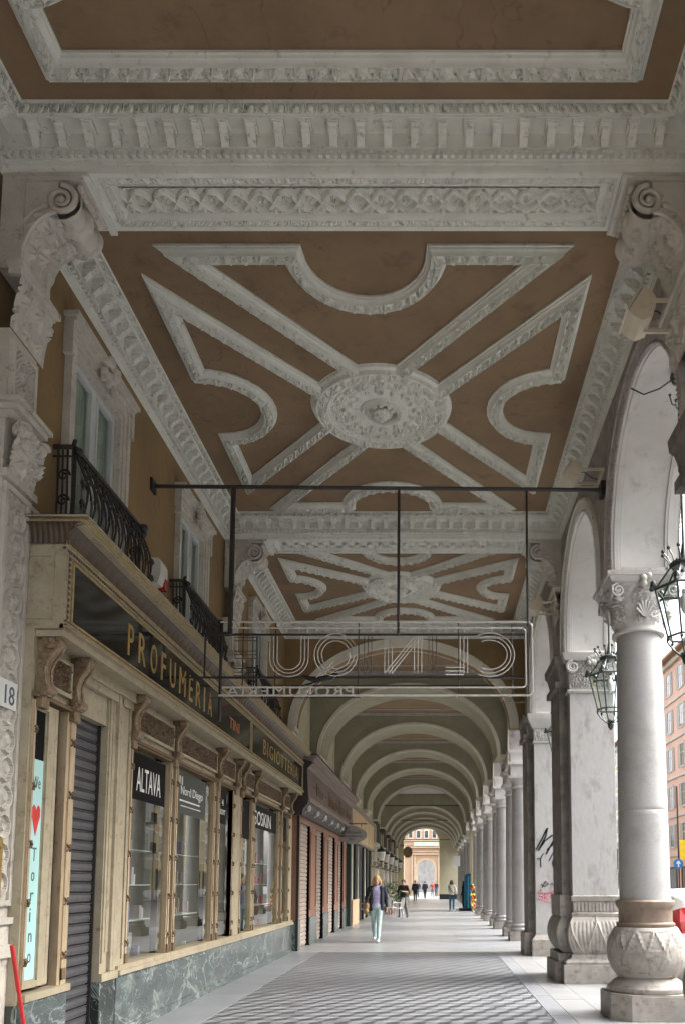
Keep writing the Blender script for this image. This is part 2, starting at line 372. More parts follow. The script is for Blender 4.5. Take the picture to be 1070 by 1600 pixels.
def dens(profile, du, bands=None):
    """densify profile polyline -> list (u,w,bandx,bandid)"""
    out = []
    for i in range(len(profile)-1):
        u0, w0 = profile[i][:2]; u1, w1 = profile[i+1][:2]; bd = profile[i][2] if len(profile[i]) > 2 else None
        n = max(1, int(math.ceil(math.hypot(u1-u0, w1-w0)/du))) if bd is not None else 1
        for k in range(n):
            out.append((u0+(u1-u0)*k/n, w0+(w1-w0)*k/n, k/n, bd))
    out.append((profile[-1][0], profile[-1][1], 1., None)); return out
def sweep(mb, path, profile, W=(0, 0, -1), closed=False, ds=.02, du=.02, orns=None, mi=0, ends=None, side=1):
    """sweep profile (u across, w along W) along planar path with true mitres. orns[id](s,x)->h added along the profile normal"""
    P = np.asarray(path, float); Wv = np.asarray(W, float); n = len(P)
    seg = [(i, (i+1) % n) for i in range(n if closed else n-1)]
    D = []
    for a, b in seg:
        d = P[b]-P[a]; D.append(d/np.linalg.norm(d))
    def nrm(d): return np.cross(Wv, d)*side
    mit = np.zeros((n, 3))
    for i in range(n):
        if closed: d0 = D[i-1]; d1 = D[i]
        else: d0 = D[max(0, i-1)]; d1 = D[min(len(D)-1, i)]
        n0 = nrm(d0); n1 = nrm(d1); m = n0+n1; m /= np.linalg.norm(m)+1e-9
        mit[i] = m/max(.3, np.dot(m, n0))
    if ends: 
        for i, v in ends.items(): mit[i] = v
    pr = dens(profile, du); K = len(pr)
    U = np.array([p[0] for p in pr]); Wh = np.array([p[1] for p in pr])
    nu = -np.gradient(Wh); nw = np.gradient(U); ln = np.hypot(nu, nw)+1e-9; nu /= ln; nw /= ln
    if abs(nw).sum() > 0 and nw.sum() < 0: nu = -nu; nw = -nw
    s0 = 0; rows = []
    for si, (a, b) in enumerate(seg):
        L = np.linalg.norm(P[b]-P[a]); m = max(1, int(round(L/ds)))
        fs = np.arange(m+1)/m if (si == len(seg)-1 and not closed) else np.arange(m)/m
        for f in fs:
            s = s0+f*L; h = np.zeros(K)
            if orns:
                for k in range(K):
                    bd = pr[k][3]
                    if bd is not None and orns.get(bd) is not None and 0 < pr[k][2]: h[k] = orns[bd](s, pr[k][2])
            uu = U+h*nu; ww = Wh+h*nw
            base = P[a]+(P[b]-P[a])*f; mm = mit[a]+(mit[b]-mit[a])*f
            rows.append(base[None]+uu[:, None]*mm[None]+ww[:, None]*Wv[None])
        s0 += L
    if closed: rows.append(rows[0])
    A = np.array(rows); a0 = len(mb.m); mb.grid(A[:, :, 0], A[:, :, 1], A[:, :, 2], mi)
    if orns:
        col = [mi+1 if pr[k][3] is not None and orns.get(pr[k][3]) is not None else mi for k in range(K-1)]
        mb.m[a0:] = col*(len(A)-1)
    return mb
def text_mesh(s, size=1.0, depth=.004, font_scale_x=1.0, spacing=1.0, resolution=3):
    cu = bpy.data.curves.new('lettering', 'FONT'); cu.body = s; cu.size = size; cu.extrude = depth; cu.space_character = spacing; cu.resolution_u = resolution
    cu.align_x = 'LEFT'
    ob = bpy.data.objects.new('lettering_tmp', cu); sc.collection.objects.link(ob)
    dg = bpy.context.evaluated_depsgraph_get(); me = bpy.data.meshes.new_from_object(ob.evaluated_get(dg))
    V = np.array([v.co[:] for v in me.vertices]); Fc = [tuple(p.vertices) for p in me.polygons]
    bpy.data.objects.remove(ob); bpy.data.curves.remove(cu); bpy.data.meshes.remove(me)
    return V, Fc
def put_text(mb, s, origin, xdir, ydir, width, height, depth=.004, spacing=1.0, mi=0):
    """text fitted in width x height; origin = lower left corner, x along xdir, y along ydir"""
    V, Fc = text_mesh(s, 1.0, .01, spacing=spacing)
    mn = V.min(0); mxv = V.max(0); V = (V-mn)/(mxv-mn+1e-9)
    xd = np.array(xdir, float); yd = np.array(ydir, float); zd = np.cross(xd, yd)
    Q = np.array(origin, float)+V[:, :1]*width*xd+V[:, 1:2]*height*yd+V[:, 2:3]*depth*zd
    return mb.add(Q, Fc, mi)
def arcpts(cx, cy, rx, ry, a0, a1, n):
    return [(cx+rx*math.cos(R(a0+(a1-a0)*i/n)), cy+ry*math.sin(R(a0+(a1-a0)*i/n))) for i in range(n+1)]
def spiral(c, r0, turns, ax, ay, n=26, inner=.18, start=0, sgn=1):
    c = np.array(c, float); ax = np.array(ax, float); ay = np.array(ay, float)
    return [c+(r0*(1-(1-inner)*i/n))*(math.cos(start+sgn*2*PI*turns*i/n)*ax+math.sin(start+sgn*2*PI*turns*i/n)*ay) for i in range(n+1)]
# ================================================================== SETTING: ground
ZC, ZB, XL, XR, XO = 7.68, 7.33, -3.52, 2.13, 2.95
def ground():
    m = MB(); m.add([(-60, -60, -.14), (90, -60, -.14), (90, 400, -.14), (-60, 400, -.14)], [(0, 1, 2, 3)]); m.build('road', 'asphalt', kind='structure')
    m = MB(); m.box(-4.2, 3.25, -6, 112, -.13, 0); m.build('pavement_base', 'slabd', kind='structure')
    m = MB()   # kerb stones
    y = -6.
    while y < 110: m.box(3.256, 3.45, y+.006, y+1.494, -.13, .004); y += 1.5
    m.build('kerb', 'pedestal', kind='structure')
    # tumbling block tiles
    wd = .29; a = wd/math.sqrt(3); m = MB(); m.add([(-3.3, -2, .0035), (1.42, -2, .0035), (1.42, 18.95, .0035), (-3.3, 18.95, .0035)], [(0, 1, 2, 3)], 2)
    j = 0; y = -2+a
    g = .0022
    while y < 19.3:
        x = -3.0+(wd/2 if j % 2 else 0)
        while x < 1.5:
            c = np.array([x, y]); h = [c+a*np.array([math.sin(R(60*k)), math.cos(R(60*k))]) for k in range(6)]  # 0 top,1 ur,2 lr,3 bottom,4 ll,5 ul
            zz = .006+.0012*random.random()
            for mi, q in ((0 if random.random() > .05 else 1, (h[5], h[0], h[1], c)), (1, (h[4], h[5], c, h[3])), (2, (c, h[1], h[2], h[3]))):
                ce = sum(q)/4
                m.add([(*(ce+(p-ce)*(1-.022)), zz) for p in q], [(0, 1, 2, 3)], mi)
            x += wd
        y += 1.5*a; j += 1
    o = m.build('patterned_floor_tiles', ['tA', 'tB', 'tC'], kind='structure')
    # border slabs right and left, threshold strip, far slabs
    m = MB()
    def strip(x0, x1, y0, y1, ln, mi, z=.012):
        yy = y0+random.random()*.4
        ys = [y0]
        while yy < y1: ys.append(yy); yy += ln*random.uniform(.85, 1.15)
        ys.append(y1)
        for p, q in zip(ys[:-1], ys[1:]):
            if q-p > .05: zz = z+.001*random.random(); m.box(x0+.003, x1-.003, p+.003, q-.003, zz-.01, zz, mi)
    strip(1.38, 1.62, -2, 18.95, 1.5, 0); strip(1.62, 2.02, -2, 18.95, 1.3, 1); strip(2.02, 2.62, -2, 18.95, 1.9, 1); strip(2.62, 3.24, -2, 18.95, 1.6, 0)
    strip(-3.3, -2.62, -2, 18.95, 1.4, 0)
    strip(-3.3, -3.0, 18.95, 19.25, 2, 2); strip(-3.0, 3.24, 18.95, 19.25, 3, 2)
    m.build('border_slabs', ['slabd', 'slabl', 'slabm'], kind='structure')
    m = MB(); y = 19.25; k = 0
    while y < 111:
        d = .55 if y < 50 else 1.1
        x = -3.6-random.random()*.8
        while x < 3.24:
            L = random.uniform(.8, 1.3); x1 = min(3.24, x+L)
            zz = .010+.0012*random.random()
            if x1-x > .05: m.box(x+.003, x1-.003, y+.003, y+d-.003, 0, zz, random.choice([0, 0, 1, 1, 2]))
            x = x1
        y += d
    m.build('far_floor_slabs', ['slabd', 'slabg', 'slabl'], kind='structure')
M['slabl'] = mat('light_floor_slab', (.25, .255, .258), .33, (.205, .21, .215), 1.6, (.20, .20, .20), 6, .4, .60)
M['slabg'] = mat('mid_floor_slab', (.225, .227, .228), .33, (.185, .187, .19), 1.2, (.17, .17, .17), 6, .4, .60)
ground()

# ================================================================== COFFERED ARCADE
A = thing('coffered_arcade', 'ornate arcade hall with ochre coffered ceiling, white stucco beams and ochre side wall', 'building', (-3.6, 6.4, 0))
BAYS = [(-.9, 6.13), (6.72, 13.26), (13.85, 18.9)]
BEAMS = [(-1.49, -.9), (6.13, 6.72), (13.26, 13.85)]
PROF = [(.30, 0, 'a'), (.285, .006, None), (.28, .012, 'egg'), (.245, .062, None), (.245, .068), (.240, .070), (.238, .088), (.226, .088), (.222, .060), (.120, .062), (.092, .085),
        (.086, .185), (.088, .198), (.072, .200), (.070, .212), (.050, .214), (.046, .262), (.046, .266), (.034, .268), (.032, .292), (.020, .296), (.014, .33), (0, .35)]
PROF = [(p[0], p[1], p[2] if len(p) > 2 and p[2] == 'egg' else None) for p in PROF]
MOD = [(.216, .060), (.216, .112), (.205, .118), (.196, .120), (.188, .142), (.160, .150), (.146, .168), (.128, .186), (.112, .206), (.098, .212), (.080, .206), (.080, .064)]
def side_blocks(mb, rect, poly, wid, spacing, inset):
    (x0, x1, y0, y1) = rect
    for (p, q) in (((x0, y0), (x0, y1)), ((x0, y1), (x1, y1)), ((x1, y1), (x1, y0)), ((x1, y0), (x0, y0))):
        p = np.array(p, float); q = np.array(q, float); L = np.linalg.norm(q-p); d = (q-p)/L; nn = np.array([d[1], -d[0]])
        k = max(1, int((L-2*inset)/spacing)); st = (L-2*inset)/k
        for i in range(k+1):
            c = p+d*(inset+i*st); K = len(poly); V = []
            for s in (-wid/2, wid/2):
                for (u, w_) in poly: V.append((*(c+d*s+nn*u), ZC-w_))
            F_ = [tuple(range(K)), tuple(range(K, 2*K))[::-1]]+[(j, K+j, K+(j+1) % K, (j+1) % K) for j in range(K)]
            mb.add(V, F_)
MLD = [(-.13, 0), (-.13, .025), (-.113, .028), (-.106, .048), (-.088, .056), (-.076, .080), (-.070, .098), (-.063, .098), (-.062, .078, 'f'), (.062, .078), (.063, .098), (.070, .098), (.076, .080), (.088, .056), (.106, .048), (.113, .028), (.13, .025), (.13, 0)]
MLD = [(p[0]*.80, p[1]*.95, p[2] if len(p) > 2 else None) for p in MLD]
fol = {'f': lambda s, x: foliage(s, x, .12, .062), 'egg': lambda s, x: eggdart(s, x, .13, .034)}
cx0 = (XL+XR)/2+.02
def bay(i, y0, y1, full):
    cy = (y0+y1)/2
    m = MB(); m.box(XL-.2, XR+.3, y0-.2, y1+.2, ZC+.002, ZC+.12); m.build('ceiling_panel', 'ochre', A)
    m = MB(); near = i != 2
    sweep(m, [(XL, y0, ZC), (XL, y1, ZC), (XR, y1, ZC), (XR, y0, ZC)], PROF, closed=True, ds=.008 if near else .02, du=.007 if near else .011, orns=fol)
    c = m.build('cornice', ['stuccoS', 'stucco'], A, smooth='auto')
    m = MB(); side_blocks(m, (XL, XR, y0, y1), MOD, .064, .215, .33)
    poly2 = [(.224, .061), (.224, .098), (.20, .104), (.085, .104), (.085, .061)]; side_blocks(m, (XL, XR, y0, y1), poly2, .094, .215, .33)
    m.build('modillions', 'stuccoM', c, label='row of small scroll brackets under the ceiling edge')
    m = MB(); side_blocks(m, (XL, XR, y0, y1), [(.080, .214), (.080, .260), (.046, .260), (.046, .214)], .034, .062, .10)
    m.build('dentils', 'stuccoS', c)
    dsm = .009 if i < 2 else .018; dum = .008 if i < 2 else .013
    xl, xr = -2.98+.13, 1.60-.13
    if not full:   # front bay: plain frame with notches
        m = MB(); r = .62; P = [(-2.86, y1-.55), (1.50, y1-.55)]
        P = [] #+[(1.50-r*math.sin(R(a)), cy+r*math.cos(R(a))) for a in np.linspace(0, 180, 15)]+[(1.50, y0+.55), (-2.86, y0+.55)]
        P = [] # [(-2.86+r*math.sin(R(a)), cy-r*math.cos(R(a))) for a in np.linspace(0, 180, 15)]+[(-2.86, cy+r+.5)]
        # notches closer to the beam as in the bay's front half
        P = [(-2.84, y1-.58), (1.48, y1-.58)]+[(1.48-r*math.sin(R(a)), 4.42+r*math.cos(R(a))) for a in np.linspace(0, 180, 15)]+[(1.48, .2), (-2.84, .2)]+[(-2.84+r*math.sin(R(a)), 4.42-r*math.cos(R(a))) for a in np.linspace(0, 180, 15)]
        sweep(m, [(x, y, ZC) for x, y in P], MLD, closed=True, ds=.012, du=.009, orns=fol)
        m.build('ceiling_moulding', ['stuccoS', 'stucco'], A, smooth='auto'); return
    L = y1-y0; sy = L/6.54; rr = .77 if i == 1 else .68
    def piece(pts, r0):
        m = MB(); sweep(m, [(x, y, ZC) for x, y in pts], MLD, ds=dsm, du=dum, orns=fol); m.build('ceiling_moulding', ['stuccoS', 'stucco'], A, smooth='auto')
    r = .70 if i == 1 else .60
    def ar(cx, cy_, r, a0, a1): return [(cx+r*math.cos(R(a)), cy_+r*math.sin(R(a))) for a in np.linspace(a0, a1, 17)]
    dx = 1.80
    for sg in (-1, 1):   # near / far pieces
        ye = y0+(.66 if i == 1 else .52) if sg < 0 else y1-.52
        a0 = (180, 360) if sg > 0 else (180, 0)
        pts = [(cx0-.26*rr/.77, cy+sg*(rr-.02)), (cx0-dx, ye), (cx0-r, ye)]+ar(cx0, ye, r, *a0)[1:-1]+[(cx0+r, ye), (cx0+dx, ye), (cx0+.26*rr/.77, cy+sg*(rr-.02))]
        piece(pts, r)
    for sg in (-1, 1):   # left / right pieces
        xe = cx0+sg*2.155; d = (L/2-1.22)
        a0 = (-90, -270) if sg > 0 else (-90, 90)
        rl = r if i == 1 else r*.85
        ends = ar(xe, cy, rl, *a0)
        pts = [(cx0+sg*(rr-.06), cy-.34*rr/.77), (xe, cy-d), (xe, cy-rl)]+ends[1:-1]+[(xe, cy+rl), (xe, cy+d), (cx0+sg*(rr-.06), cy+.34*rr/.77)]
        piece(pts, r)
    # rosette
    nr, na = (170, 520) if i == 1 else (90, 260)
    rad = np.linspace(.001, rr+.13, nr)[:, None]; an = np.linspace(0, 2*PI, na)[None]
    RR = rad+0*an; AN = an+0*rad; q = RR/(rr+.13)
    h = np.where(q > .985, 0, np.where(q > .93, .03+.02*(1-(q-.93)/.055), .08))
    ringf = foliage(AN*.77, np.clip((q-.78)/.13, 0, 1), .12, .05)
    h = np.where((q > .78) & (q < .91), .085+ringf, h); h = np.where((q <= .93) & (q >= .91), .10, h)
    h = np.where((q <= .78) & (q > .755), .10, h); h = np.where((q <= .755) & (q > .73), .085, h); h = np.where((q <= .73) & (q > .70), .07, h)
    x_, y_ = RR*np.cos(AN), RR*np.sin(AN)
    def leafat(nk, ph, q0, lr, la, lobes):
        a_ = (fr((AN*nk/(2*PI)+ph))-.5)*2*PI/nk*q0; d_ = q-q0; ang_ = np.arctan2(d_/lr, a_/la); rad_ = np.hypot(d_/lr, a_/la)
        lb = .72+.28*np.cos(ang_*lobes); return np.clip(1-(rad_/lb)**2, 0, 1)**.45*(1-.4*(np.abs(np.cos(ang_*lobes*.5)) < .25))
    def ringat(nk, ph, q0, r0, wd_):
        a_ = (fr((AN*nk/(2*PI)+ph))-.5)*2*PI/nk*q0; d_ = np.hypot(q-q0, a_); return np.clip(1-((d_-r0)/wd_)**2, 0, 1)**.5
    orn_ = np.maximum.reduce([leafat(8, 0, .60, .085, .12, 7), leafat(8, .5, .62, .06, .07, 5), ringat(8, .5, .50, .055, .014), ringat(16, .25, .665, .022, .010), leafat(8, 0, .45, .05, .035, 3), leafat(24, 0, .685, .02, .03, 3)])
    h = np.where((q <= .70) & (q > .30), .045+.048*orn_, h)
    h = np.where((q <= .30) & (q > .28), .07, h); h = np.where((q <= .28) & (q > .22), .085-.02*np.cos((q-.25)*100), h); h = np.where(q <= .22, .02, h)
    m = MB(); m.grid(cx0+x_, cy+y_, ZC-h); ro = m.build('ceiling_rosette', 'stuccoM', A, smooth='auto')
    m = MB()
    n2 = 8
    for k in range(n2):   # pendant flower petals
        a = 2*PI*k/n2
        for f in (0, 1):
            c = np.array([cx0, cy, ZC-.05-.05*f]); rp = (.13-.045*f)*rr/.77; a2 = a+f*PI/n2
            m.ball((c[0]+rp*math.cos(a2), c[1]+rp*math.sin(a2), c[2]), .045, n=6, sc_=(1, 1, .8))
            m.ball((c[0]+rp*.55*math.cos(a2), c[1]+rp*.55*math.sin(a2), c[2]-.03), .035, n=6)
    m.ball((cx0, cy, ZC-.14), .045, n=8, sc_=(1, 1, 1.4)); m.build('rosette_flower', 'stucco', ro, smooth='auto')
for i, (a, b) in enumerate(BAYS): bay(i, a, b, i > 0)

# beams
def beam(i, y0, y1):
    m = MB(); m.box(XL-.2, XR+.2, y0+.001, y1-.001, ZB+.045, ZC+.10)
    m.build('beam', 'stuccoS', A); pb = bpy.data.objects[-1] if False else None
    x0, x1 = -2.80, 1.55; m = MB(); yc = (y0+y1)/2
    if True:
        # plain border + leaf band + cavetto, closed frame
        pr = [(0, .0, None), (.045, 0, None), (.050, -.012, 'g'), (.105, -.012, None), (.110, -.004, None), (.120, -.004, None), (.150, -.034, None), (.165, -.036, None)]
        sweep(m, [(x0, y0, ZB), (x0, y1, ZB), (x1, y1, ZB), (x1, y0, ZB)], pr, closed=True, ds=.0125, du=.008, orns={'g': lambda s, x: eggdart(s, 1-x, .11, .026)})
        s = np.arange(x0+.165, x1-.164, .007 if i < 2 else .018)[:, None]; yy = np.linspace(y0+.165, y1-.165, 38)[None]
        S = s+0*yy; Y = yy+0*s; h = guilloche(S-x0, (Y-y0-.165)/(y1-y0-.33), .205, .065)
        m.grid(S, Y, ZB+.060-h, 1)
        m.box(XL, x0, y0, y1, ZB, ZB+.05); m.box(x1, XR, y0, y1, ZB, ZB+.05)
        for xx in (x0-.03, x1+.03): m.box(xx-.03, xx+.03, y0-.01, y1+.012, ZB-.035, ZB+.0)
    m.build('beam_panel', ['stuccoS', 'stucco'], A, smooth='auto', label='beam underside carved with interlaced ring pattern')
for i, (a, b) in enumerate(BEAMS): beam(i, a, b)

# console brackets under the beams
def bracket(y0, y1, sg, xf):
    """sg=+1: grows towards +X from left wall"""
    m = MB(); ya, yb = y0+.02, y1-.05; n = 0
    rc = .135; cxr, czr = xf+sg*.36, 7.10
    # curve from foot to underneath the roll
    C = []
    for t in np.linspace(0, 1, 40):
        a = t*PI/2; C.append((.03+.29*(1-math.cos(a))**1.0, 6.50+.50*math.sin(a)))
    C = np.array(C); Y = np.linspace(ya, yb, 56)
    tt = np.linspace(0, 1, 40)[:, None]; yy = (Y[None]-ya)/(yb-ya)
    rib = np.abs(np.sin(yy*PI*3)); leafe = .035*foliage(tt*.75+.04*np.sin(yy*9)+0*yy, fr(yy*3)+0*tt, .13, 1.)+.05*rib
    T = np.gradient(C, axis=0); Nn = np.stack([T[:, 1], -T[:, 0]], -1); Nn /= np.linalg.norm(Nn, axis=1)[:, None]
    leafe = leafe*np.sin(PI*np.clip(tt*.9+.08, 0, 1))**.4
    X = xf+sg*(C[:, 0][:, None]+Nn[:, 0][:, None]*leafe); Z = C[:, 1][:, None]+Nn[:, 1][:, None]*leafe
    m.grid(X, Y[None]+0*tt, Z)
    # sides
    poly = [(xf+sg*c[0], c[1]) for c in C]+[(xf+sg*.32, 7.2), (xf+sg*.32, ZB-.03), (xf-sg*.1, ZB-.03), (xf-sg*.1, 6.5)]
    for yv in (ya, yb):
        V = [(p[0], yv, p[1]) for p in poly]; m.add(V, [tuple(range(len(V)))])
        o_ = -1 if yv == ya else 1     # leafy stem on the side
        m.tube([(xf+sg*(c[0]+.0), yv+o_*.006, c[1]) for c in C[::3]], .020, 6)
        m.tube([(xf+sg*(c[0]*.86-.05), yv+o_*.006, c[1]+.05) for c in C[::3]], .014, 6)
        for k in range(6): m.ball((xf+sg*(.02+.05*k), yv+o_*.01, 6.72+.085*k), .032, n=5, sc_=(1.2, .5, 1.0))
        m.tube(spiral((cxr, yv+o_*.02, czr), rc-.01, 2.1, (sg, 0, 0), (0, 0, 1), 40, .12, PI/2, -1), np.linspace(.026, .012, 41), 6)
        m.ball((cxr, yv+o_*.02, czr), .03, n=6)
    # roll with rings
    L = yb-ya; k = 40; ys = np.linspace(0, 1, k)
    rad = rc+.02*np.abs(np.sin(ys*PI*1.0))*0+.022*((np.abs(ys-.5) < .10)|(ys < .06)|(ys > .94)) - .02*np.sin(ys*2*PI)**2
    th = np.linspace(0, 2*PI, 30)[:, None]; rr_ = rad[None]+.006*np.sin(th*9)*((np.abs(ys-.5) < .07)[None])
    m.grid(cxr+rr_*np.cos(th), (ya+ys*L)[None]+0*th, czr+rr_*np.sin(th))
    # cap slabs
    m.box(min(xf, xf+sg*.53), max(xf, xf+sg*.53), y0, y1+.0, ZB-.055, ZB-.0015)
    m.box(min(xf, xf+sg*.57), max(xf, xf+sg*.57), y0-.02, y1+.02, ZB-.025, ZB-.004)
    # leaf bead between cap and roll
    for k in range(9): m.ball((cxr+sg*.13, ya+.03+k*(L-.06)/8, 7.235), .034, n=5)
    # backing block against the wall
    m.box(min(xf-sg*.12, xf+sg*.06), max(xf-sg*.12, xf+sg*.06), y0-.01, y1-.02, 6.50, ZB)
    m.build('console_bracket', 'pilst', A, smooth='auto')
    # capital zone below: shelf, acanthus leaves, small volutes
    m = MB(); m.box(min(xf, xf+sg*.13), max(xf, xf+sg*.13), y0-.10, y1+.05, 6.45, 6.50); m.box(min(xf, xf+sg*.10), max(xf, xf+sg*.10), y0-.07, y1+.02, 6.41, 6.45)
    yg = np.linspace(y0-.04, y1-.0, 60)[:, None]; zg = np.linspace(5.98, 6.41, 44)[None]
    dep = .02+.07*((zg-5.98)/.43)**1.5+.028*foliage(yg+0*zg, np.clip((zg-5.98)/.22, 0, 1)+0*yg, .15, 1.)*(zg < 6.20)+.034*foliage(yg+.09+0*zg, np.clip((zg-6.18)/.23, 0, 1)+0*yg, .16, 1.)*(zg >= 6.20)
    m.grid(xf+sg*dep, yg+0*zg, zg+0*yg)
    m.build('pilaster_capital', 'pilst', A, smooth='auto')
for (y0, y1) in BEAMS[0:3]:
    bracket(y0, y1-.08, 1, XL+.14); bracket(y0, y1, -1, XR-.03)

# left pilasters
XP = XL+.15
def pilaster(y0, y1):
    ya, yb = y0-.02, y1-.17; m = MB()
    m.box(XL-.05, XP, ya, yb, 1.30, 5.98)
    m.box(XL-.05, XP+.05, ya-.04, yb+.04, 1.0, 1.10); m.box(XL-.05, XP+.02, ya-.02, yb+.02, 1.10, 1.26); m.box(XL-.05, XP+.05, ya-.04, yb+.04, 1.26, 1.31)
    m.box(XL-.05, XP+.02, ya-.02, yb+.02, 0, 1.0)
    # raised frames around upper and lower panel
    for (z0, z1) in ((5.42, 5.92), (1.40, 4.72)):
        f = .045
        for (a, b, c, d) in ((ya+.02, ya+.02+f, z0, z1), (yb-.02-f, yb-.02, z0, z1), (ya+.02+f, yb-.02-f, z0, z0+f), (ya+.02+f, yb-.02-f, z1-f, z1)):
            m.box(XP-.01, XP+.028, a, b, c, d)
    p = m.build('pilaster', 'pilst', A)
    m = MB(); yc = (ya+yb)/2
    a = np.linspace(0, .42, 84)[:, None]; b = np.linspace(-.16, .16, 60)[None]
    m.grid(XP+.002+.035*rinceau(a+0*b, b+0*a, 2, .7)+.012*blobs(a+0*b, b+0*a, 1, .04), yc+b+0*a, 5.46+a+0*b)
    a = np.linspace(0, 3.2, 400)[:, None]; b = np.linspace(-.19, .19, 50)[None]     # running scroll of coin shapes
    pz = .225; k = np.floor(a/pz); fz = a-(k+.5)*pz; cy_ = .03
    rad = np.hypot(fz, b-cy_); an = np.arctan2(fz, b-cy_)
    g = np.where(np.abs(rad-.092) < .011, 1., 0)*(an > -2.2)+np.clip(1-(rad/(.058+.008*np.cos(3*an)))**2, 0, 1)*.9+.4*(np.abs(rad-.03) < .008)
    g = np.maximum(g, (np.abs((b+.12)-.04*np.sin(2*PI*a/pz)) < .009)*.8)
    m.grid(XP+.002+.028*np.clip(g, 0, 1), yc+b+0*a, 1.46+a+0*b)
    m.build('pilaster_relief', 'pilst', p, smooth='auto')
    # mid bracket with volutes and small cornice slab
    m = MB(); m.box(XL, XP+.14, ya-.06, yb+.06, 5.34, 5.38); m.box(XL, XP+.11, ya-.03, yb+.03, 5.29, 5.34); m.box(XL, XP+.06, ya-.01, yb+.02, 5.22, 5.29)
    yg = np.linspace(ya, yb, 60)[:, None]; zg = np.linspace(4.80, 5.22, 50)[None]
    dep = .02+.075*((zg-4.80)/.42)**.8+.035*foliage(yg+.05+0*zg, (zg-4.80)/.42+0*yg, .20, 1.)+.02*blobs(yg+0*zg, zg+0*yg, 3.0, .10)
    m.grid(XP+dep, yg+0*zg, zg+0*yg)
    for yv in (ya+.06, yb-.06): m.tube(spiral((XP+.10, yv, 5.15), .07, 1.6, (1, 0, 0), (0, 0, 1), 26, .2), .022, 6); m.ball((XP+.10, yv, 5.15), .03, n=6)
    m.box(XL, XP+.05, ya-.03, yb+.03, 4.74, 4.80)
    m.build('pilaster_corbel', 'pilst', A, smooth='auto')
for b in BEAMS: pilaster(*b)

# left wall with window openings
WINS = [(7.36, 8.86), (10.72, 12.18), (15.18, 16.60), (3.2, 4.7), (-.2, 1.2)]
def wallhole(m, x0, x1, ya, yb, z0, z1, holes):
    hs_ = sorted(holes); y = ya
    for (a, b, c, d) in hs_:
        m.box(x0, x1, y, a, z0, z1); m.box(x0, x1, a, b, z0, c); m.box(x0, x1, a, b, d, z1); y = b
    m.box(x0, x1, y, yb, z0, z1)
m = MB(); hl = [(a+.19, b-.19, 4.86, 6.74) for a, b in WINS]
wallhole(m, XL-.35, XL, 6.69, 19.2, 3.5, ZC+.1, [h for h in hl if h[0] > 6.5]); wallhole(m, XL-.35, XL, -6, 6.69, 0, ZC+.1, [h for h in hl if h[0] < 6.5]); m.build('upper_wall', 'ochwall', A)
m = MB()   # string course behind the balconies
for (z0, z1, p) in ((4.50, 4.56, .05), (4.56, 4.66, .03), (4.66, 4.72, .09), (4.72, 4.76, .12)): m.box(XL, XL+p, -5, 18.88, z0, z1)
m.build('string_course', 'stuccoS', A)
def window(a, b):
    X = XL; m = MB(); z0, z1 = 4.78, 6.74; fy0, fy1 = a+.19, b-.19
    for (u0, u1, px) in ((0, .07, .075), (.07, .14, .055), (.14, .19, .035)):   # moulded architrave in three steps
        m.box(X-.02, X+px, a+u0, a+u1, z0, 6.93-u0); m.box(X-.02, X+px, b-u1, b-u0, z0, 6.93-u0); m.box(X-.02, X+px, a+u1, b-u1, 6.93-u1, 6.93-u0)
    m.box(X-.02, X+.115, a-.04, b+.04, 6.93, 6.965); m.box(X-.02, X+.15, a-.07, b+.07, 6.965, 7.01)   # lintel cornice
    m.box(X-.02, X+.095, a-.05, a+.02, 6.60, 6.93); m.box(X-.02, X+.095, b-.02, b+.05, 6.60, 6.93)     # ears
    m.box(X-.34, X-.001, fy0-.01, fy0+.02, 4.80, z1+.0); m.box(X-.34, X-.001, fy1-.02, fy1+.01, 4.80, z1+.0); m.box(X-.34, X-.001, fy0+.02, fy1-.02, z1-.02, z1+.01)
    wd = m.build('window', 'pilst', A)
    m = MB(); c = (a+b)/2
    for k in range(26):   # keystone cluster of leaves and scroll
        m.ball((X+.10+.07*random.random(), c+random.uniform(-.15, .15), 6.86+random.uniform(-.14, .16)), random.uniform(.025, .05), n=5)
    m.tube(spiral((X+.16, c-.05, 6.98), .07, 1.3, (0, 1, 0), (0, 0, 1), 18), .022, 6); m.tube(spiral((X+.16, c+.06, 6.93), .07, 1.3, (0, -1, 0), (0, 0, 1), 18), .022, 6)
    m.build('keystone', 'pilst', wd, smooth='auto')
    m = MB(); xf = X-.03
    for (p, q, r_, s_) in ((fy0, fy0+.07, 4.86, z1), (fy1-.07, fy1, 4.86, z1), (fy0+.07, fy1-.07, z1-.07, z1), (fy0+.07, fy1-.07, 4.86, 4.96), (c-.055, c+.055, 4.96, z1-.07)):
        m.box(xf-.05, xf, p, q, r_, s_)
    for (p, q) in ((fy0+.07, c-.055), (c+.055, fy1-.07)):   # casement stiles
        for (p2, q2, r_, s_) in ((p, p+.035, 4.96, z1-.07), (q-.035, q, 4.96, z1-.07), (p+.035, q-.035, z1-.105, z1-.07), (p+.035, q-.035, 4.96, 5.0)): m.box(xf-.05, xf+.012, p2, q2, r_, s_)
    m.build('window_frame', 'upvc', wd)
    for (p, q) in ((fy0+.105, c-.09), (c+.09, fy1-.105)):
        m = MB(); m.box(xf-.035, xf-.029, p, q, 5.0, z1-.105); m.build('pane', 'glassl', wd)
    m = MB()
    ys = np.linspace(fy0, fy1, 80)[:, None]; zs_ = np.array([4.86, z1])[None]
    m.grid(xf-.07+.010*np.sin(ys*55)+0*zs_, ys+0*zs_, zs_+0*ys); m.build('curtain', 'curtain', wd, smooth=True)
for a, b in WINS: window(a, b)

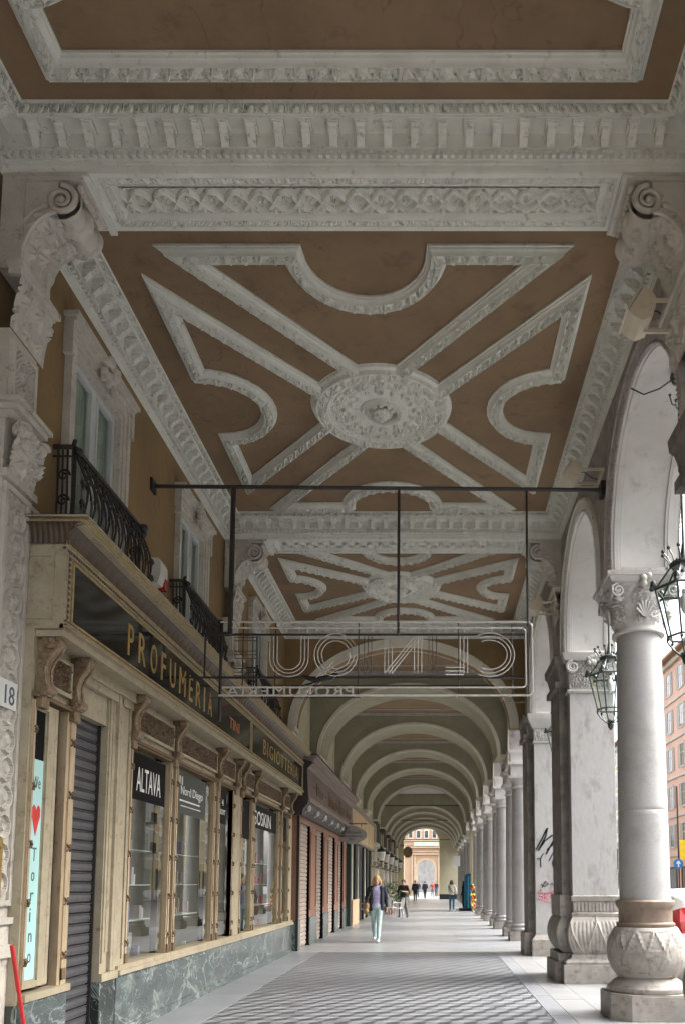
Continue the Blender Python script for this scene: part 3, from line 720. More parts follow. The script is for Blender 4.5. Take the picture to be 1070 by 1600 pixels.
# ---- right side wall with arches
def ribbon(m, P, C, N, prof, orn=None, mi=0):
    P = np.array(P, float); C = np.array(C, float); N = np.array(N, float)
    d = np.r_[0, np.cumsum(np.linalg.norm(np.diff(P, axis=0), axis=1))]
    K = len(prof); rows = []
    for i in range(len(P)):
        r_ = []
        for (u, w_, x, bd) in prof:
            h = orn(d[i], x) if (bd and orn) else 0
            r_.append(P[i]+u*C[i]+(w_+h)*N[i])
        rows.append(r_)
    A_ = np.array(rows); m.grid(A_[:, :, 0], A_[:, :, 1], A_[:, :, 2], mi)
def archpath(c, r, zb, zs, rz=None, nj=6, n=40, ds=None):
    """points (s,z) + inward normals from left jamb bottom, over arch, to right jamb bottom"""
    rz = rz or r; P = []; N = []
    if ds: n = int(PI*r/ds); nj = max(2, int((zs-zb)/ds))
    for i in range(nj): P.append((c-r, zb+(zs-zb)*i/nj)); N.append((1, 0))
    for i in range(n+1):
        a = PI-PI*i/n; P.append((c+r*math.cos(a), zs+rz*math.sin(a))); nx, nz = -math.cos(a)/r, -math.sin(a)/rz; l = math.hypot(nx, nz); N.append((nx/l, nz/l))
    for i in range(nj): P.append((c+r, zs-(zs-zb)*(i+1)/nj)); N.append((-1, 0))
    return P, N
def faces_with_arches(m, axis, pos, s0, s1, zb, zt, ops, mi=0):
    """wall face at coordinate pos; ops = (c,r,zs,rz)"""
    def pt(s, z): return (pos, s, z) if axis == 0 else (s, pos, z)
    s = s0
    def q(a, b, za0, za1, t0=zt, t1=None):
        t1 = zt if t1 is None else t1
        m.add([pt(a, za0), pt(b, za1), pt(b, t1), pt(a, t0)], [(0, 1, 2, 3)], mi)
    for (c, r, zs, rz) in ops:
        if c-r > s+1e-4: q(s, c-r, zb, zb)
        n = 40; A_ = [(c+r*math.cos(PI-PI*i/n), zs+rz*math.sin(PI-PI*i/n)) for i in range(n+1)]
        for p, p2 in zip(A_[:-1], A_[1:]): q(p[0], p2[0], p[1], p2[1])
        s = c+r
    if s1 > s+1e-4: q(s, s1, zb, zb)
OPS = [(-1.2, 1.5), (2.3, 5.1), (6.72, 9.52), (10.36, 13.06), (14.52, 17.86)]
ops = [((a+b)/2, (b-a)/2, max(5.32, 6.93-(b-a)/2), (b-a)/2) for a, b in OPS]
m = MB(); faces_with_arches(m, 0, XR, -2.8, 19.2, 5.31, ZC+.1, ops); faces_with_arches(m, 0, XO, -2.8, 19.2, 5.31, ZC+.1, ops)
ys_ = [-2.8]+[v for o in OPS for v in o]+[19.2]
for a, b in zip(ys_[0::2], ys_[1::2]): m.add([(XR, a, 5.31), (XO, a, 5.31), (XO, b, 5.31), (XR, b, 5.31)], [(0, 1, 2, 3)])
m.build('arcade_wall', 'greyw', A)
for oi, (c, r, zs, rz) in enumerate(ops):
    P, N = archpath(c, r, 5.31, zs, ds=.03 if oi in (2, 3) else .06)
    P3 = [(XR, p[0], p[1]) for p in P]; N3 = [(0, n[0], n[1]) for n in N]; Cx = [(1, 0, 0)]*len(P)
    m = MB(); wd = XO-XR
    prof = [(0, -.0), (.03, 0), (.035, .012), (.09, .012), (.095, .004), (.12, .004), (.125, -.02), (.14, -.025), (wd-.19, -.025), (wd-.175, -.02), (wd-.17, .004), (wd-.145, .004), (wd-.14, .012), (wd-.04, .012), (wd-.035, 0), (wd, 0)]
    ribbon(m, P3, Cx, N3, [(u, w_, 0, None) for u, w_ in prof])
    so = m.build('arch_soffit', 'pale', A, smooth='auto', label='pale smooth underside of the street arch')
    m = MB()
    # panel end bar, rope moulding on both arrises, face archivolt
    for sgn, yy in ((1, c-r), (-1, c+r)): m.box(XR+.12, XO-.15, yy-.02 if sgn > 0 else yy-.004, yy+.004 if sgn > 0 else yy+.02, 5.32, 5.36)
    Pr, Nr = archpath(c, r, 5.31, zs, ds=.0125 if oi in (2, 3) else .04)
    for xx, sg in ((XR, -1), (XO, 1)):
        P4 = [(xx, p[0], p[1]) for p in Pr]; N4 = [(0, n[0], n[1]) for n in Nr]
        Cc = [(0, -n[0], -n[1]) for n in Nr]; Nx = [(sg, 0, 0)]*len(Pr)
        pf = [(-.012+.05*k/7, 0, k/7, 'r') for k in range(8)]
        ribbon(m, P4, Cc, Nx, pf, lambda s, x: .012*math.sin(PI*x)+.022*max(0, math.sin(2*PI*(s/.055+x*.6)))*math.sin(PI*x))
        pf = [(.045, 0, 0, None), (.045, .02, 0, None), (.10, .03, 0, None), (.16, .035, 0, None), (.165, .05, 0, None), (.20, .05, 0, None), (.21, 0, 0, None)]
        ribbon(m, P4[::2], Cc[::2], Nx[::2], pf)
    m.build('arch_moulding', 'stuccoS' if oi > 2 else 'greym', A, smooth='auto')
# unseen building mass over the ceilings, added to keep the sky off
m = MB(); m.box(-9, XO, -3, 19.2, ZC+.13, 15); m.box(-9, -5.2, -6, 19.2, -.1, ZC+.13); m.box(-5.2, XL-.36, -6, 6.6, -.1, ZC+.13); m.box(-5.2, XL-.36, 18.9, 19.2, -.1, ZC+.13); m.box(-5.2, XL-.36, 6.6, 18.9, 3.5, ZC+.13); m.box(-5.2, XL-.36, 6.6, 18.9, -.1, .6); m.build('sky_block_storeys', 'yellowb', A)

# ================================================================== VAULTED ARCADE
V_ = thing('vaulted_arcade', 'long olive arcade hall with cream edged cross arches receding to the far wall', 'building', (-3.6, 19.2, 0))
RIBS = [23.8+5.8*i for i in range(4)]; XRV = 2.08
CXV = -.72
def tarch(y0, y1, xa, xb, c, hw, zs, rz, zt, mat_, bw=.15, mb_mat='band', name='cross_arch'):
    """transverse wall with an elliptical arch opening"""
    m = MB(); o_ = [(c, hw, zs, rz)]
    for y in (y0, y1): faces_with_arches(m, 1, y, xa, xb, zs, zt, o_)
    P, N = archpath(c, hw, zs-.02, zs, rz, nj=1, n=44)
    for (p, p2) in zip(P[:-1], P[1:]): m.add([(p[0], y0, p[1]), (p2[0], y0, p2[1]), (p2[0], y1, p2[1]), (p[0], y1, p[1])], [(0, 1, 2, 3)])
    m.add([(xa, y0, zs), (c-hw, y0, zs), (c-hw, y1, zs), (xa, y1, zs)], [(0, 1, 2, 3)]); m.add([(c+hw, y0, zs), (xb, y0, zs), (xb, y1, zs), (c+hw, y1, zs)], [(0, 1, 2, 3)])
    r_ = m.build(name, mat_, V_)
    for y, sg in ((y0, -1), (y1, 1)):
        m = MB(); ribbon(m, [(p[0], y, p[1]) for p in P], [(-n[0], 0, -n[1]) for n in N], [(0, sg, 0)]*len(P),
               [(-.012, -.02, 0, None), (-.012, .02, 0, None), (bw, .03, 0, None), (bw, 0, 0, None)])
        m.build('archivolt_band', mb_mat, r_, smooth='auto')
    return r_
# first arch, in the wall that closes the coffered part
tarch(18.9, 19.25, XL-.1, XR+.1, CXV, 2.50, 5.22, 1.92, ZC+.1, 'ochwall', .20)
for y in RIBS: tarch(y-.8, y+.8, XL-.1, XRV+.05, CXV, 2.52, 5.22, 1.98, 7.9, 'olive', .085)
tarch(46.9, 47.7, XL-.1, XRV+.05, CXV, 2.45, 5.1, 2.05, 7.9, 'olive', .10)
edges = [19.25]+[v for y in RIBS for v in (y-.8, y+.8)]+[46.9]
for a, b in zip(edges[0::2], edges[1::2]):
    m = MB(); m.box(XL-.1, XRV+.3, a, b, 7.60, 7.72); cp = m.build('vault_ceiling', 'ochre', V_)
    m = MB()
    for y0, y1 in ((a, a+.10), (b-.10, b)): m.box(XL, XRV, y0, y1, 7.53, 7.60); m.box(XL, XRV, y0-(0 if y0 == a else .06), y1+(.06 if y0 == a else 0), 7.57, 7.5985)
    for y0 in (a+.7, b-.76): m.box(XL+.5, XRV-.5, y0, y0+.05, 7.585, 7.598)
    m.build('ceiling_fillet', 'greym', cp)
# bay with side light put into its pale ceiling colour, second part
m = MB(); m.box(XL-.1, XRV+.05, 47.7, 53.4, 7.40, 7.55); m.build('vault_ceiling', 'pale', V_)
m = MB(); m.box(XL-.1, XRV+.05, 47.7, 54.0, 0, 7.6) if False else None
R2 = [54.2+5.2*i for i in range(5)]
for y in R2: tarch(y-.6, y+.6, XL-.1, XRV+.05, CXV, 2.46, 4.75, 1.85, 7.5, 'olive', .09)
e2 = [v for y in R2 for v in (y-.6, y+.6)]
for a, b in zip(e2[1::2], e2[2::2]+[79.6]):
    m = MB(); m.box(XL-.1, XRV+.3, a, b, 7.05, 7.2); m.build('vault_ceiling', 'band', V_)
tarch(79.6, 80.6, XL-.1, XRV+.3, -1.22, 1.72, 5.45, 1.72, 9, 'olivew', .06)
m = MB(); m.box(XL-.1, -2.94, 79.6, 80.6, .5, 5.45); m.box(.50, XRV+.3, 79.6, 80.6, .5, 5.45); m.build('end_wall', 'olivew', V_)
m = MB(); m.box(XL-.1, -2.93, 79.57, 80.62, 0, .5); m.box(.49, XRV+.3, 79.57, 80.62, 0, .5); m.build('wall_plinth', 'greenblack', V_)
m = MB(); m.box(-9, 2.7, 19.25, 80.6, 7.95, 15); m.build('sky_block_storeys', 'yellowb', V_)  # unseen mass over the vaults, added to block the sky
# left wall with door and window openings, pilasters and imposts
m = MB(); m.box(XL-.35, XL, 19.2, 80, 0, 7.9); m.build('left_wall', 'olivew', V_)
for y, hw in [(19.05, .25)]+[(v, .8) for v in RIBS]+[(47.3, .5)]+[(v, .6) for v in R2]:
    m = MB(); m.box(XL-.02, XL+.16, y-hw, y+hw, 0, 5.05); m.box(XL-.02, XL+.30, y-hw-.05, y+hw+.05, 5.12, 5.22); m.box(XL-.02, XL+.24, y-hw-.02, y+hw+.02, 5.05, 5.12); m.box(XL-.02, XL+.20, y-hw-.01, y+hw+.01, 4.92, 4.96)
    m.build('wall_pilaster', 'band', V_)
# mouldings on the left wall panels between the pilasters
for a, b in zip(edges[0::2], edges[1::2]):
    m = MB(); 
    for (p, q, r_, s_) in ((a+.5, a+.56, 4.9, 7.0), (b-.56, b-.5, 4.9, 7.0), (a+.56, b-.56, 6.94, 7.0)): m.box(XL-.01, XL+.03, p, q, r_, s_)
    m.build('wall_moulding', 'band', V_)
# windows with dark frames over the far shops (seen as dark slots), warm doorways
for y in (42.0, 44.9, 50.4, 57.0, 62.0, 67.2, 72.4):
    m = MB(); m.box(XL, XL+.06, y-.72, y+.72, .02, 3.3); f = m.build('doorway', 'band', V_)
    m = MB(); m.box(XL+.05, XL+.07, y-.55, y+.55, .05, 3.1); m.build('pane', 'glassd', f)
# right wall with arches between the paired columns
OPV = [(19.35, 22.55)]+[(RIBS[i]+1.27, RIBS[i+1]-1.27) for i in range(3)]+[(RIBS[3]+1.27, 45.9)]
o2 = [((a+b)/2, (b-a)/2, 5.22, (b-a)/2*.96) for a, b in OPV]+[(50.55, 1.9, 5.22, 1.7)]+[((R2[i]+R2[i+1])/2, 1.5, 4.9, 1.5) for i in range(4)]+[(77.4, 1.2, 4.9, 1.2)]
m = MB(); faces_with_arches(m, 0, XRV, 19.2, 80.6, 4.9, 7.9, [(c, r, zs, rz) for c, r, zs, rz in o2]); faces_with_arches(m, 0, 2.70, 19.2, 80.6, 4.9, 7.9, o2)
for c, r, zs, rz in o2:
    P, N = archpath(c, r, 4.9, zs, rz, n=24)
    for p, p2 in zip(P[:-1], P[1:]): m.add([(XRV, p[0], p[1]), (2.70, p[0], p[1]), (2.70, p2[0], p2[1]), (XRV, p2[0], p2[1])], [(0, 1, 2, 3)])
s_ = [19.2]+[v for c, r, *_ in o2 for v in (c-r, c+r)]+[80.6]
for a, b in zip(s_[0::2], s_[1::2]): m.add([(XRV, a, 4.9), (2.70, a, 4.9), (2.70, b, 4.9), (XRV, b, 4.9)], [(0, 1, 2, 3)])
m.build('right_wall', 'greyw', V_)
m = MB()
for c, r, zs, rz in o2:
    P, N = archpath(c, r, 4.9, zs, rz, n=24)
    ribbon(m, [(XRV, p[0], p[1]) for p in P], [(0, -n[0], -n[1]) for n in N], [(-1, 0, 0)]*len(P), [(-.01, 0, 0, None), (-.01, .03, 0, None), (.12, .04, 0, None), (.13, 0, 0, None)])
m.build('arch_moulding', 'band', V_, smooth='auto')
for y in (45.98, 47.0, 48.0):   # narrow pier under the end of the first part
    m = MB(); m.box(XRV, 2.70, y-.05, y+.55, 0, 4.9); m.build('wall_pier', 'olivew', V_)

# tie rods across the arches
for k, (y, z, lab) in enumerate([(19.0, 6.22, 'nearest thin black tie rod just below the big sign frame'), (47.3, 6.05, 'second tie rod, spanning below the bright white vault'), (59.0, 6.1, 'third tie rod, deeper in the arcade'), (79.2, 5.75, 'farthest tie rod, in front of the sunlit end opening')]):
    m = MB(); m.tube([(XL, y, z), (XRV+.05, y, z)], .025 if k == 0 else .035, 6)
    for x in (XL+.03, XRV): m.tube([(x-.02, y, z), (x+.02, y, z)], .08, 8)
    solo(m.build('tie_rod', 'iron', smooth='auto'), lab, 'tie rod', 'tie rods across the arcade')

# ================================================================== FAR PEACH BUILDING beyond the end wall
Fb = thing('far_building', 'sunlit peach building with a second archway seen through the end opening', 'building', (-1, 104, 0))
m = MB(); faces_with_arches(m, 1, 104, -14, 14, 0, 22, [(-1.05, 1.10, 3.35, 1.10)]); 
P, N = archpath(-1.05, 1.10, 0, 3.35, n=24)
for p, p2 in zip(P[:-1], P[1:]): m.add([(p[0], 104, p[1]), (p2[0], 104, p2[1]), (p2[0], 106, p2[1]), (p[0], 106, p[1])], [(0, 1, 2, 3)])
m.build('facade', 'peach', Fb)
m = MB(); ribbon(m, [(p[0], 104, p[1]) for p in P], [(-n[0], 0, -n[1]) for n in N], [(0, -1, 0)]*len(P), [(-.01, 0, 0, None), (-.01, .08, 0, None), (.28, .12, 0, None), (.30, 0, 0, None)])
for z, d in ((5.15, .25), (5.5, .12), (6.0, .3), (6.15, .2), (6.9, .16)): m.box(-14, 14, 104-d, 104.01, z, z+.12)
for x in (-2.9, -2.55, .45, .8): m.box(x, x+.2, 103.85, 104.01, 0, 5.1)
m.build('facade_moulding', 'peachl', Fb)
for x in (-3.0, -2.0, -1.0, 0., 1.0):
    m = MB(); m.box(x-.3, x+.3, 103.9, 104.02, 7.2, 8.3); f = m.build('window_frame', 'white', Fb); m = MB(); m.box(x-.22, x+.22, 103.88, 103.9, 7.3, 8.2); m.build('pane', 'glassd', f)
m = MB(); m.box(-2.6, .6, 103.7, 103.82, 6.25, 6.75); m.build('balcony_front', 'greenm', Fb)
m = MB(); m.add([(-6, 140, 0), (6, 140, 0), (6, 140, 9), (-6, 140, 9)], [(0, 1, 2, 3)]); m.box(-1.9, -1.2, 132, 133, 0, 9); m.build('back_wall', 'bluegrey', Fb)

# ================================================================== COLUMNS AND PIERS
def leaf_orn(th, z, z0, z1, amp=.02, k=8):
    t = np.clip((z-z0)/(z1-z0), 0, 1); a = fr(th*k/(2*PI))*2-1
    rib = np.clip(1-np.abs(np.abs(a)-.85*(1-t)**.8)/.10, 0, 1); fan = .45*np.abs(np.sin(th*k*2.5+t*4))*(np.abs(a) < .8*(1-t))
    return amp*(rib+fan)*(t > 0)*(t < 1)
def carve(th, z):
    t = np.clip((z-.50)/.52, 0, 1); on = (z > .50)*(z < 1.02); a = np.abs(fr(th*6/(2*PI))*2-1)
    rib = lambda q: np.clip(1-(np.abs(q)/.085)**2, 0, 1)**.5
    x = np.maximum(rib(a-t*.95), rib(a-(1-t)*.9-.05)*(t > .28)); vein = .55*np.abs(np.sin(th*27+3*t*np.sin(th*6)))**.6*(t < .72)*(a > t*.95+.06)+.45*np.abs(np.sin(th*21))**.6*(a < t*.95-.06)*(t < .6)
    return .015*np.maximum(x, vein)*on*np.clip(t*9, 0, 1)-.008*on
def capital(m, cx, cy, r, z0, z1, n=96):
    """bell with palmettes, corner volutes and abacus"""
    zz = np.linspace(z0, z1-.13, 34); t = (zz-z0)/(z1-.13-z0)
    rr_ = r+.02+.10*t**2.2
    m.lathe([(r+.05, z0-.05), (r+.055, z0-.03), (r+.05, z0-.01), (r+.02, z0)]+list(zip(rr_, zz)), cx, cy, n,
            orn=lambda th, z: .05*np.clip(np.sin(th*4+.8)*.6+blobs(th*r, z, 2.0, .085), 0, 1)*(z > z0+.04)*(z < z1-.15)*np.clip((z-z0-.02)/.08, 0, 1))
    m.rects([(z1-.13, r+.10, r+.10), (z1-.10, r+.15, r+.15), (z1-.05, r+.17, r+.17), (z1-.045, r+.19, r+.19), (z1, r+.20, r+.20)], cx, cy)
    for sx in (-1, 1):
        for sy in (-1, 1):
            d = np.array([sx, sy, 0])/math.sqrt(2); c = np.array([cx, cy, z1-.22])+d*(r+.13)
            m.tube(spiral(c, .10, 1.8, d, (0, 0, 1), 30, .15, PI/2, -1), np.linspace(.030, .014, 31), 6)
            for s in ((1, 0), (0, 1)):   # volutes seen on the faces
                c2 = np.array([cx+sx*(r+.06 if s[0] else r+.13), cy+sy*(r+.13 if s[0] else r+.06), z1-.22])
                ax = np.array([sx, 0, 0.]) if s[0] else np.array([0, sy, 0.])
                m.tube(spiral(c2, .085, 1.8, ax, (0, 0, 1), 26, .15, PI/2, -1), .016, 5)
    for k in range(4):
        a = k*PI/2; c = (cx+(r+.15)*math.cos(a), cy+(r+.15)*math.sin(a), z1-.10)
        for q in range(5): m.ball((c[0]+random.uniform(-.05, .05), c[1]+random.uniform(-.05, .05), c[2]+random.uniform(-.06, .06)), .045, n=6)
        for q in range(7):   # palmette rays
            b = R(-60+20*q); tx, ty = -math.sin(a), math.cos(a); rr2 = r+.085
            m.tube([(cx+rr2*math.cos(a), cy+rr2*math.sin(a), z0+.10), (cx+(rr2+.03)*math.cos(a)+tx*.13*math.sin(b), cy+(rr2+.03)*math.sin(a)+ty*.13*math.sin(b), z0+.10+.20*math.cos(b))], [.006, .018], 5)
def round_column(loc, label):
    t = thing('stone_column', label, 'column', loc, 'big stone columns and piers on the street side')
    x, y, _ = loc; r = .30
    m = MB(); h = .50
    oc = [(x+h*1.04*math.cos(R(22.5+45*k)), y+h*1.04*math.sin(R(22.5+45*k))) for k in range(8)]
    c_ = .20; oc = [(x-h, y-h+c_), (x-h+c_, y-h), (x+h-c_, y-h), (x+h, y-h+c_), (x+h, y+h-c_), (x+h-c_, y+h), (x-h+c_, y+h), (x-h, y+h-c_)]
    m.prism(oc, 2, .002, .29); m.prism([(x+(a-x)*.97, y+(b-y)*.97) for a, b in oc], 2, .29, .305)
    m.build('plinth', 'pedestal', t)
    m = MB(); zz = np.linspace(0, 1, 46)
    base = [(.46, .305), (.475, .33), (.47, .365), (.43, .39), (.39, .43), (.345, .455), (.335, .475)]
    zb = np.linspace(.475, 1.06, 60); rb = .335+.125*np.sin(PI*np.clip((zb-.475)/.60, 0, 1))**.62
    m.lathe(base+list(zip(rb, zb)), x, y, 128, orn=lambda th, z: carve(th, z))
    m.build('bulbous_base', 'pedestal', t, smooth='auto', label='bulging base carved with leaves')
    m = MB(); m.lathe([(.335, 1.06), (.345, 1.075), (.345, 1.10), (.315, 1.12), (.315, 1.26), (.325, 1.28), (.345, 1.31), (.35, 1.36), (.335, 1.375), (.31, 1.385)], x, y, 96,
                      orn=lambda th, z: .012*(np.abs(np.sin(th*14)) > .35)*(z > 1.13)*(z < 1.25)); m.build('collar', 'collar', t, smooth='auto')
    m = MB(); zs = sorted(list(np.linspace(1.385, 4.62, 30))+[2.44, 2.447, 2.453, 2.46]); m.lathe([(r*(1.0-.11*((z-1.385)/3.3)**1.6)-(.005 if 2.446 < z < 2.454 else 0), z) for z in zs], x, y, 64); m.build('shaft', 'granite', t, smooth='auto')
    m = MB(); capital(m, x, y, .268, 4.67, 5.308); m.build('capital', 'pale', t, smooth='auto')
def impost(m, x, y, hx, hy, z0, z1):
    m.rects([(z0, hx+.01, hy+.01), (z0+.04, hx+.02, hy+.02), (z0+.05, hx, hy)], x, y)
def pier(loc, hy, label, fancy=True):
    t = thing('stone_pier', label, 'pier', loc, 'big stone columns and piers on the street side')
    x, y, _ = loc; hx = .36; xw = 2.30 if False else x
    def two(levels, grow=0):
        """main shaft + thinner pilaster projecting into the hall"""
        m = MB(); m.rects(levels, x, y); return m
    # front face at y-hy
    if fancy:
        m = MB(); m.rects([(.002, hx+.17, hy+.12), (.30, hx+.17, hy+.12), (.305, hx+.13, hy+.09), (.34, hx+.14, hy+.10), (.37, hx+.12, hy+.08), (.40, hx+.04, hy+.02), (.46, hx+.02, hy+0)], x, y)
        m.box(x-hx-.26, x-hx-.02, y-hy+.22, y+hy-.18, .002, .32); m.build('plinth', 'pedestal', t)
        m = MB(); zb = np.linspace(.46, 1.06, 34)
        for face in range(4):
            pass
        a = np.linspace(-1, 1, 90)[None]; Z = zb[:, None]; bul = .115*np.sin(PI*np.clip((Z-.46)/.62, 0, 1))**.65
        lf = .020*(np.clip(1-np.abs(np.abs(fr(a*1.0+.5)*2-1)-.85*(1-np.clip((Z-.46)/.52, 0, 1)))/.10, 0, 1)+.5*np.abs(np.sin(a*22+Z*3))*(Z < .98))
        m.grid(x+a*(hx-.02+bul), y-(hy-.02)-bul-lf, Z+0*a); m.grid(x+a*(hx-.02+bul), y+(hy-.02)+bul+lf, Z+0*a)
        m.grid(x-(hx-.02)-bul-lf*.5, y+a*(hy-.02+bul), Z+0*a); m.grid(x+(hx-.02)+bul+lf, y+a*(hy-.02+bul), Z+0*a)
        a2 = np.linspace(-1, 1, 30)[None]; m.grid(x-(hx+.10)-bul*1.2+0*a2, y+.02+a2*(hy-.24+bul), Z+0*a2)
        m.grid(x-hx-.10-bul*1.2+(a2*.5+.5)*.2, y+.02-(hy-.24+bul)+0*a2, Z+0*a2)
        m.build('bulbous_base', 'pedestal', t, smooth='auto', label='bulging base carved with leaves')
        m = MB(); m.rects([(1.05, hx+.02, hy+.02), (1.10, hx+.025, hy+.025), (1.12, hx-.005, hy-.005), (1.28, hx-.005, hy-.005), (1.30, hx+.02, hy+.02), (1.37, hx+.03, hy+.03), (1.39, hx, hy)], x, y)
        k = -.9
        while k < .95: m.box(x+k*hx-.018, x+k*hx+.018, y-hy-.012, y-hy+.01, 1.14, 1.26); k += .16
        m.box(x-hx-.20, x-hx, y-hy+.20, y+hy-.16, .32, .46); m.box(x-hx-.17, x-hx, y-hy+.22, y+hy-.18, 1.05, 1.39)
        m.build('collar', 'pedestal', t)
        z0 = 1.39
    else:
        m = MB(); m.rects([(.002, hx+.09, hy+.09), (.36, hx+.09, hy+.09), (.40, hx+.06, hy+.06), (.46, hx+.01, hy+.01), (.50, hx, hy)], x, y); m.box(x-hx-.22, x-hx, y-hy+.25, y+hy-.2, .002, .50); m.build('plinth', 'pedestal', t); z0 = .5
    m = MB(); m.rects([(z0, hx, hy), (4.66, hx-.008, hy-.01)], x, y); m.build('shaft', 'granitel', t)
    m = MB(); m.box(x-hx-.13, x-hx, y-hy+.24, y+hy-.2, z0, 4.80); m.box(x-hx-.20, x-hx, y-hy+.20, y+hy-.16, 4.80, 4.90); m.rects([(4.9, .10, hy-.18), (5.15, .16, hy-.14), (5.2, .19, hy-.10), (5.31, .20, hy-.09)], x-hx-.02, y+.02); m.build('inner_pilaster', 'greyshade', t, label='shaded strip projecting into the hall')  # strip facing the hall, its shade laid into the stone colour
    m = MB()
    if fancy:
        m.rects([(4.66, hx+.03, hy+.02), (4.69, hx+.04, hy+.04), (4.72, hx, hy), (5.17, hx+.02, hy+.01), (5.19, hx+.08, hy+.07), (5.24, hx+.10, hy+.09), (5.308, hx+.12, hy+.11)], x, y)
        a = np.linspace(-hx, hx, 70)[None]; Z = np.linspace(4.72, 5.17, 40)[:, None]; b_ = .05*blobs(a+0*Z, Z+0*a, 2.4, .09)*np.clip((Z-4.72)/.08, 0, 1)
        m.grid(x+a+0*Z, y-hy-.005-b_, Z+0*a)
        for sx in (-1, 1):
            m.tube(spiral((x+sx*(hx-.05), y-hy-.06, 5.08), .10, 2, (sx, 0, 0), (0, 0, 1), 30, .15, PI/2, -1), np.linspace(.03, .014, 31), 6)
        for q in range(8): m.ball((x+random.uniform(-.06, .06), y-hy-.08, 5.20+random.uniform(-.08, .07)), .04, n=6)
    else:
        m.rects([(4.66, hx+.02, hy+.02), (4.69, hx+.03, hy+.03), (4.71, hx, hy), (4.98, hx, hy), (5.0, hx+.03, hy+.03), (5.06, hx+.06, hy+.05), (5.16, hx+.12, hy+.10), (5.20, hx+.14, hy+.12), (5.308, hx+.15, hy+.13)], x, y)
        a = np.linspace(-hx, hx, 60)[None]; Z = np.linspace(4.72, 4.97, 20)[:, None]; m.grid(x+a+0*Z, y-hy-.004-.03*blobs(a+0*Z, Z+0*a, 2.4, .08), Z+0*a)
    m.build('capital', 'pale', t, smooth='auto')
    return t
round_column((2.54, 9.94, 0), 'round grey granite column at right with brown collar and bulbous leaf carved base')
round_column((2.54, 1.90, 0), 'round granite column beside the viewpoint')
pier((2.56, 13.79, 0), .70, 'square stone pier with bulging leaf carved base behind the round column')
P3 = pier((2.56, 18.55, 0), .66, 'plain square pier covered with black and pink graffiti', False)
pier((2.56, 5.91, 0), .78, 'pier beside the viewpoint with bulging base')
pier((2.56, -2.0, 0), .78, 'pier behind the viewpoint')
def slim(loc, label, grp='slim stone columns in pairs down the arcade', mat_='granite', zt=4.54, r=.27):
    t = thing('slim_column', label, 'column', loc, grp); x, y, _ = loc
    m = MB(); m.rects([(.002, .36, .36), (.26, .36, .36)], x, y); m.build('plinth', 'pedestal', t)
    m = MB(); m.lathe([(.35, .262), (.36, .29), (.355, .33), (.31, .36), (.30, .385), (.32, .41), (.32, .44), (.285, .46), (r, .48)]+[(r*(1-.10*((z-.48)/3.7)**1.6), z) for z in np.linspace(.48, zt-.32, 12)], x, y, 40); m.build('shaft', mat_, t, smooth='auto')
    m = MB(); m.lathe([(.245, zt-.34), (.285, zt-.32), (.285, zt-.29), (.25, zt-.27), (.25, zt-.17), (.30, zt-.10), (.34, zt-.06)], x, y, 40); m.rects([(zt-.06, .36, .36), (zt, .37, .37)], x, y)
    m.rects([(zt, .31, .31), (4.82, .31, .31), (4.86, .38, .38), (4.92, .40, .38), (4.93, .31, .31), (5.16, .31, .31), (5.20, .37, .33), (5.27, .39, .33)][:5 if False else 8], x, y)
    m.build('capital', 'pale', t, smooth='auto'); return t
s0_ = slim((2.42, RIBS[0]-.98, 0), 'slim grey column just behind the graffiti pier, front one of its pair')
NM = ['first', 'second', 'third', 'fourth']
for i, y in enumerate(RIBS):
    for k, d in enumerate((-.98, .98)):
        if i == 0 and k == 0: continue
        dup(s0_, (2.42, y+d, 0), f"slim grey column, {'front' if k == 0 else 'rear'} one of the {NM[i]} pair counted from the graffiti pier")
P2n = ['first', 'second', 'third', 'fourth', 'fifth']
for i, y in enumerate(R2):
    for k, d in enumerate((-.7, .7)):
        dup(s0_, (2.42, y+d, 0), f"far pale column, {'front' if k == 0 else 'rear'} one of the {P2n[i]} pair beyond the white vault")
for y in (46.3, 48.2): dup(s0_, (2.44, y-(.35 if y < 47 else -.45), 0), 'column beside the pier where the white vault begins' if y < 47 else 'column just beyond the pier at the white vault')

# graffiti on the plain pier (painted strokes on its front face)
g = MB(); yf = 18.55-.66-.004; x0 = 2.56-.34
def stroke(pts, r, mi): g.tube([(x0+p[0], yf, p[1]) for p in pts], r, 4, mi)
stroke([(.00, 2.30), (.14, 2.55), (.22, 2.72), (.26, 2.78), (.22, 2.60), (.10, 2.38), (.05, 2.28), (.20, 2.50), (.36, 2.62), (.44, 2.60), (.34, 2.42), (.22, 2.20)], .016, 0)
stroke([(.24, 2.30), (.40, 2.44), (.50, 2.50)], .014, 0); stroke([(.02, 2.10), (.10, 2.12), (.10, 1.92)], .012, 0); stroke([(.10, 2.12), (.16, 2.22)], .012, 0)
stroke([(.55, 2.30), (.42, 2.20), (.36, 2.02), (.40, 1.84), (.54, 1.74), (.66, 1.80)], .016, 0); stroke([(.40, 2.28), (.28, 2.06)], .012, 0)
stroke([(.10, 1.56), (.18, 1.50), (.26, 1.56), (.20, 1.62), (.12, 1.48)], .012, 0); stroke([(.30, 1.54), (.34, 1.58), (.38, 1.50), (.42, 1.58), (.48, 1.50)], .010, 0); stroke([(.54, 1.54), (.62, 1.58)], .010, 0); stroke([(.08, 1.42), (.10, 1.43)], .014, 0)
x_ = .05
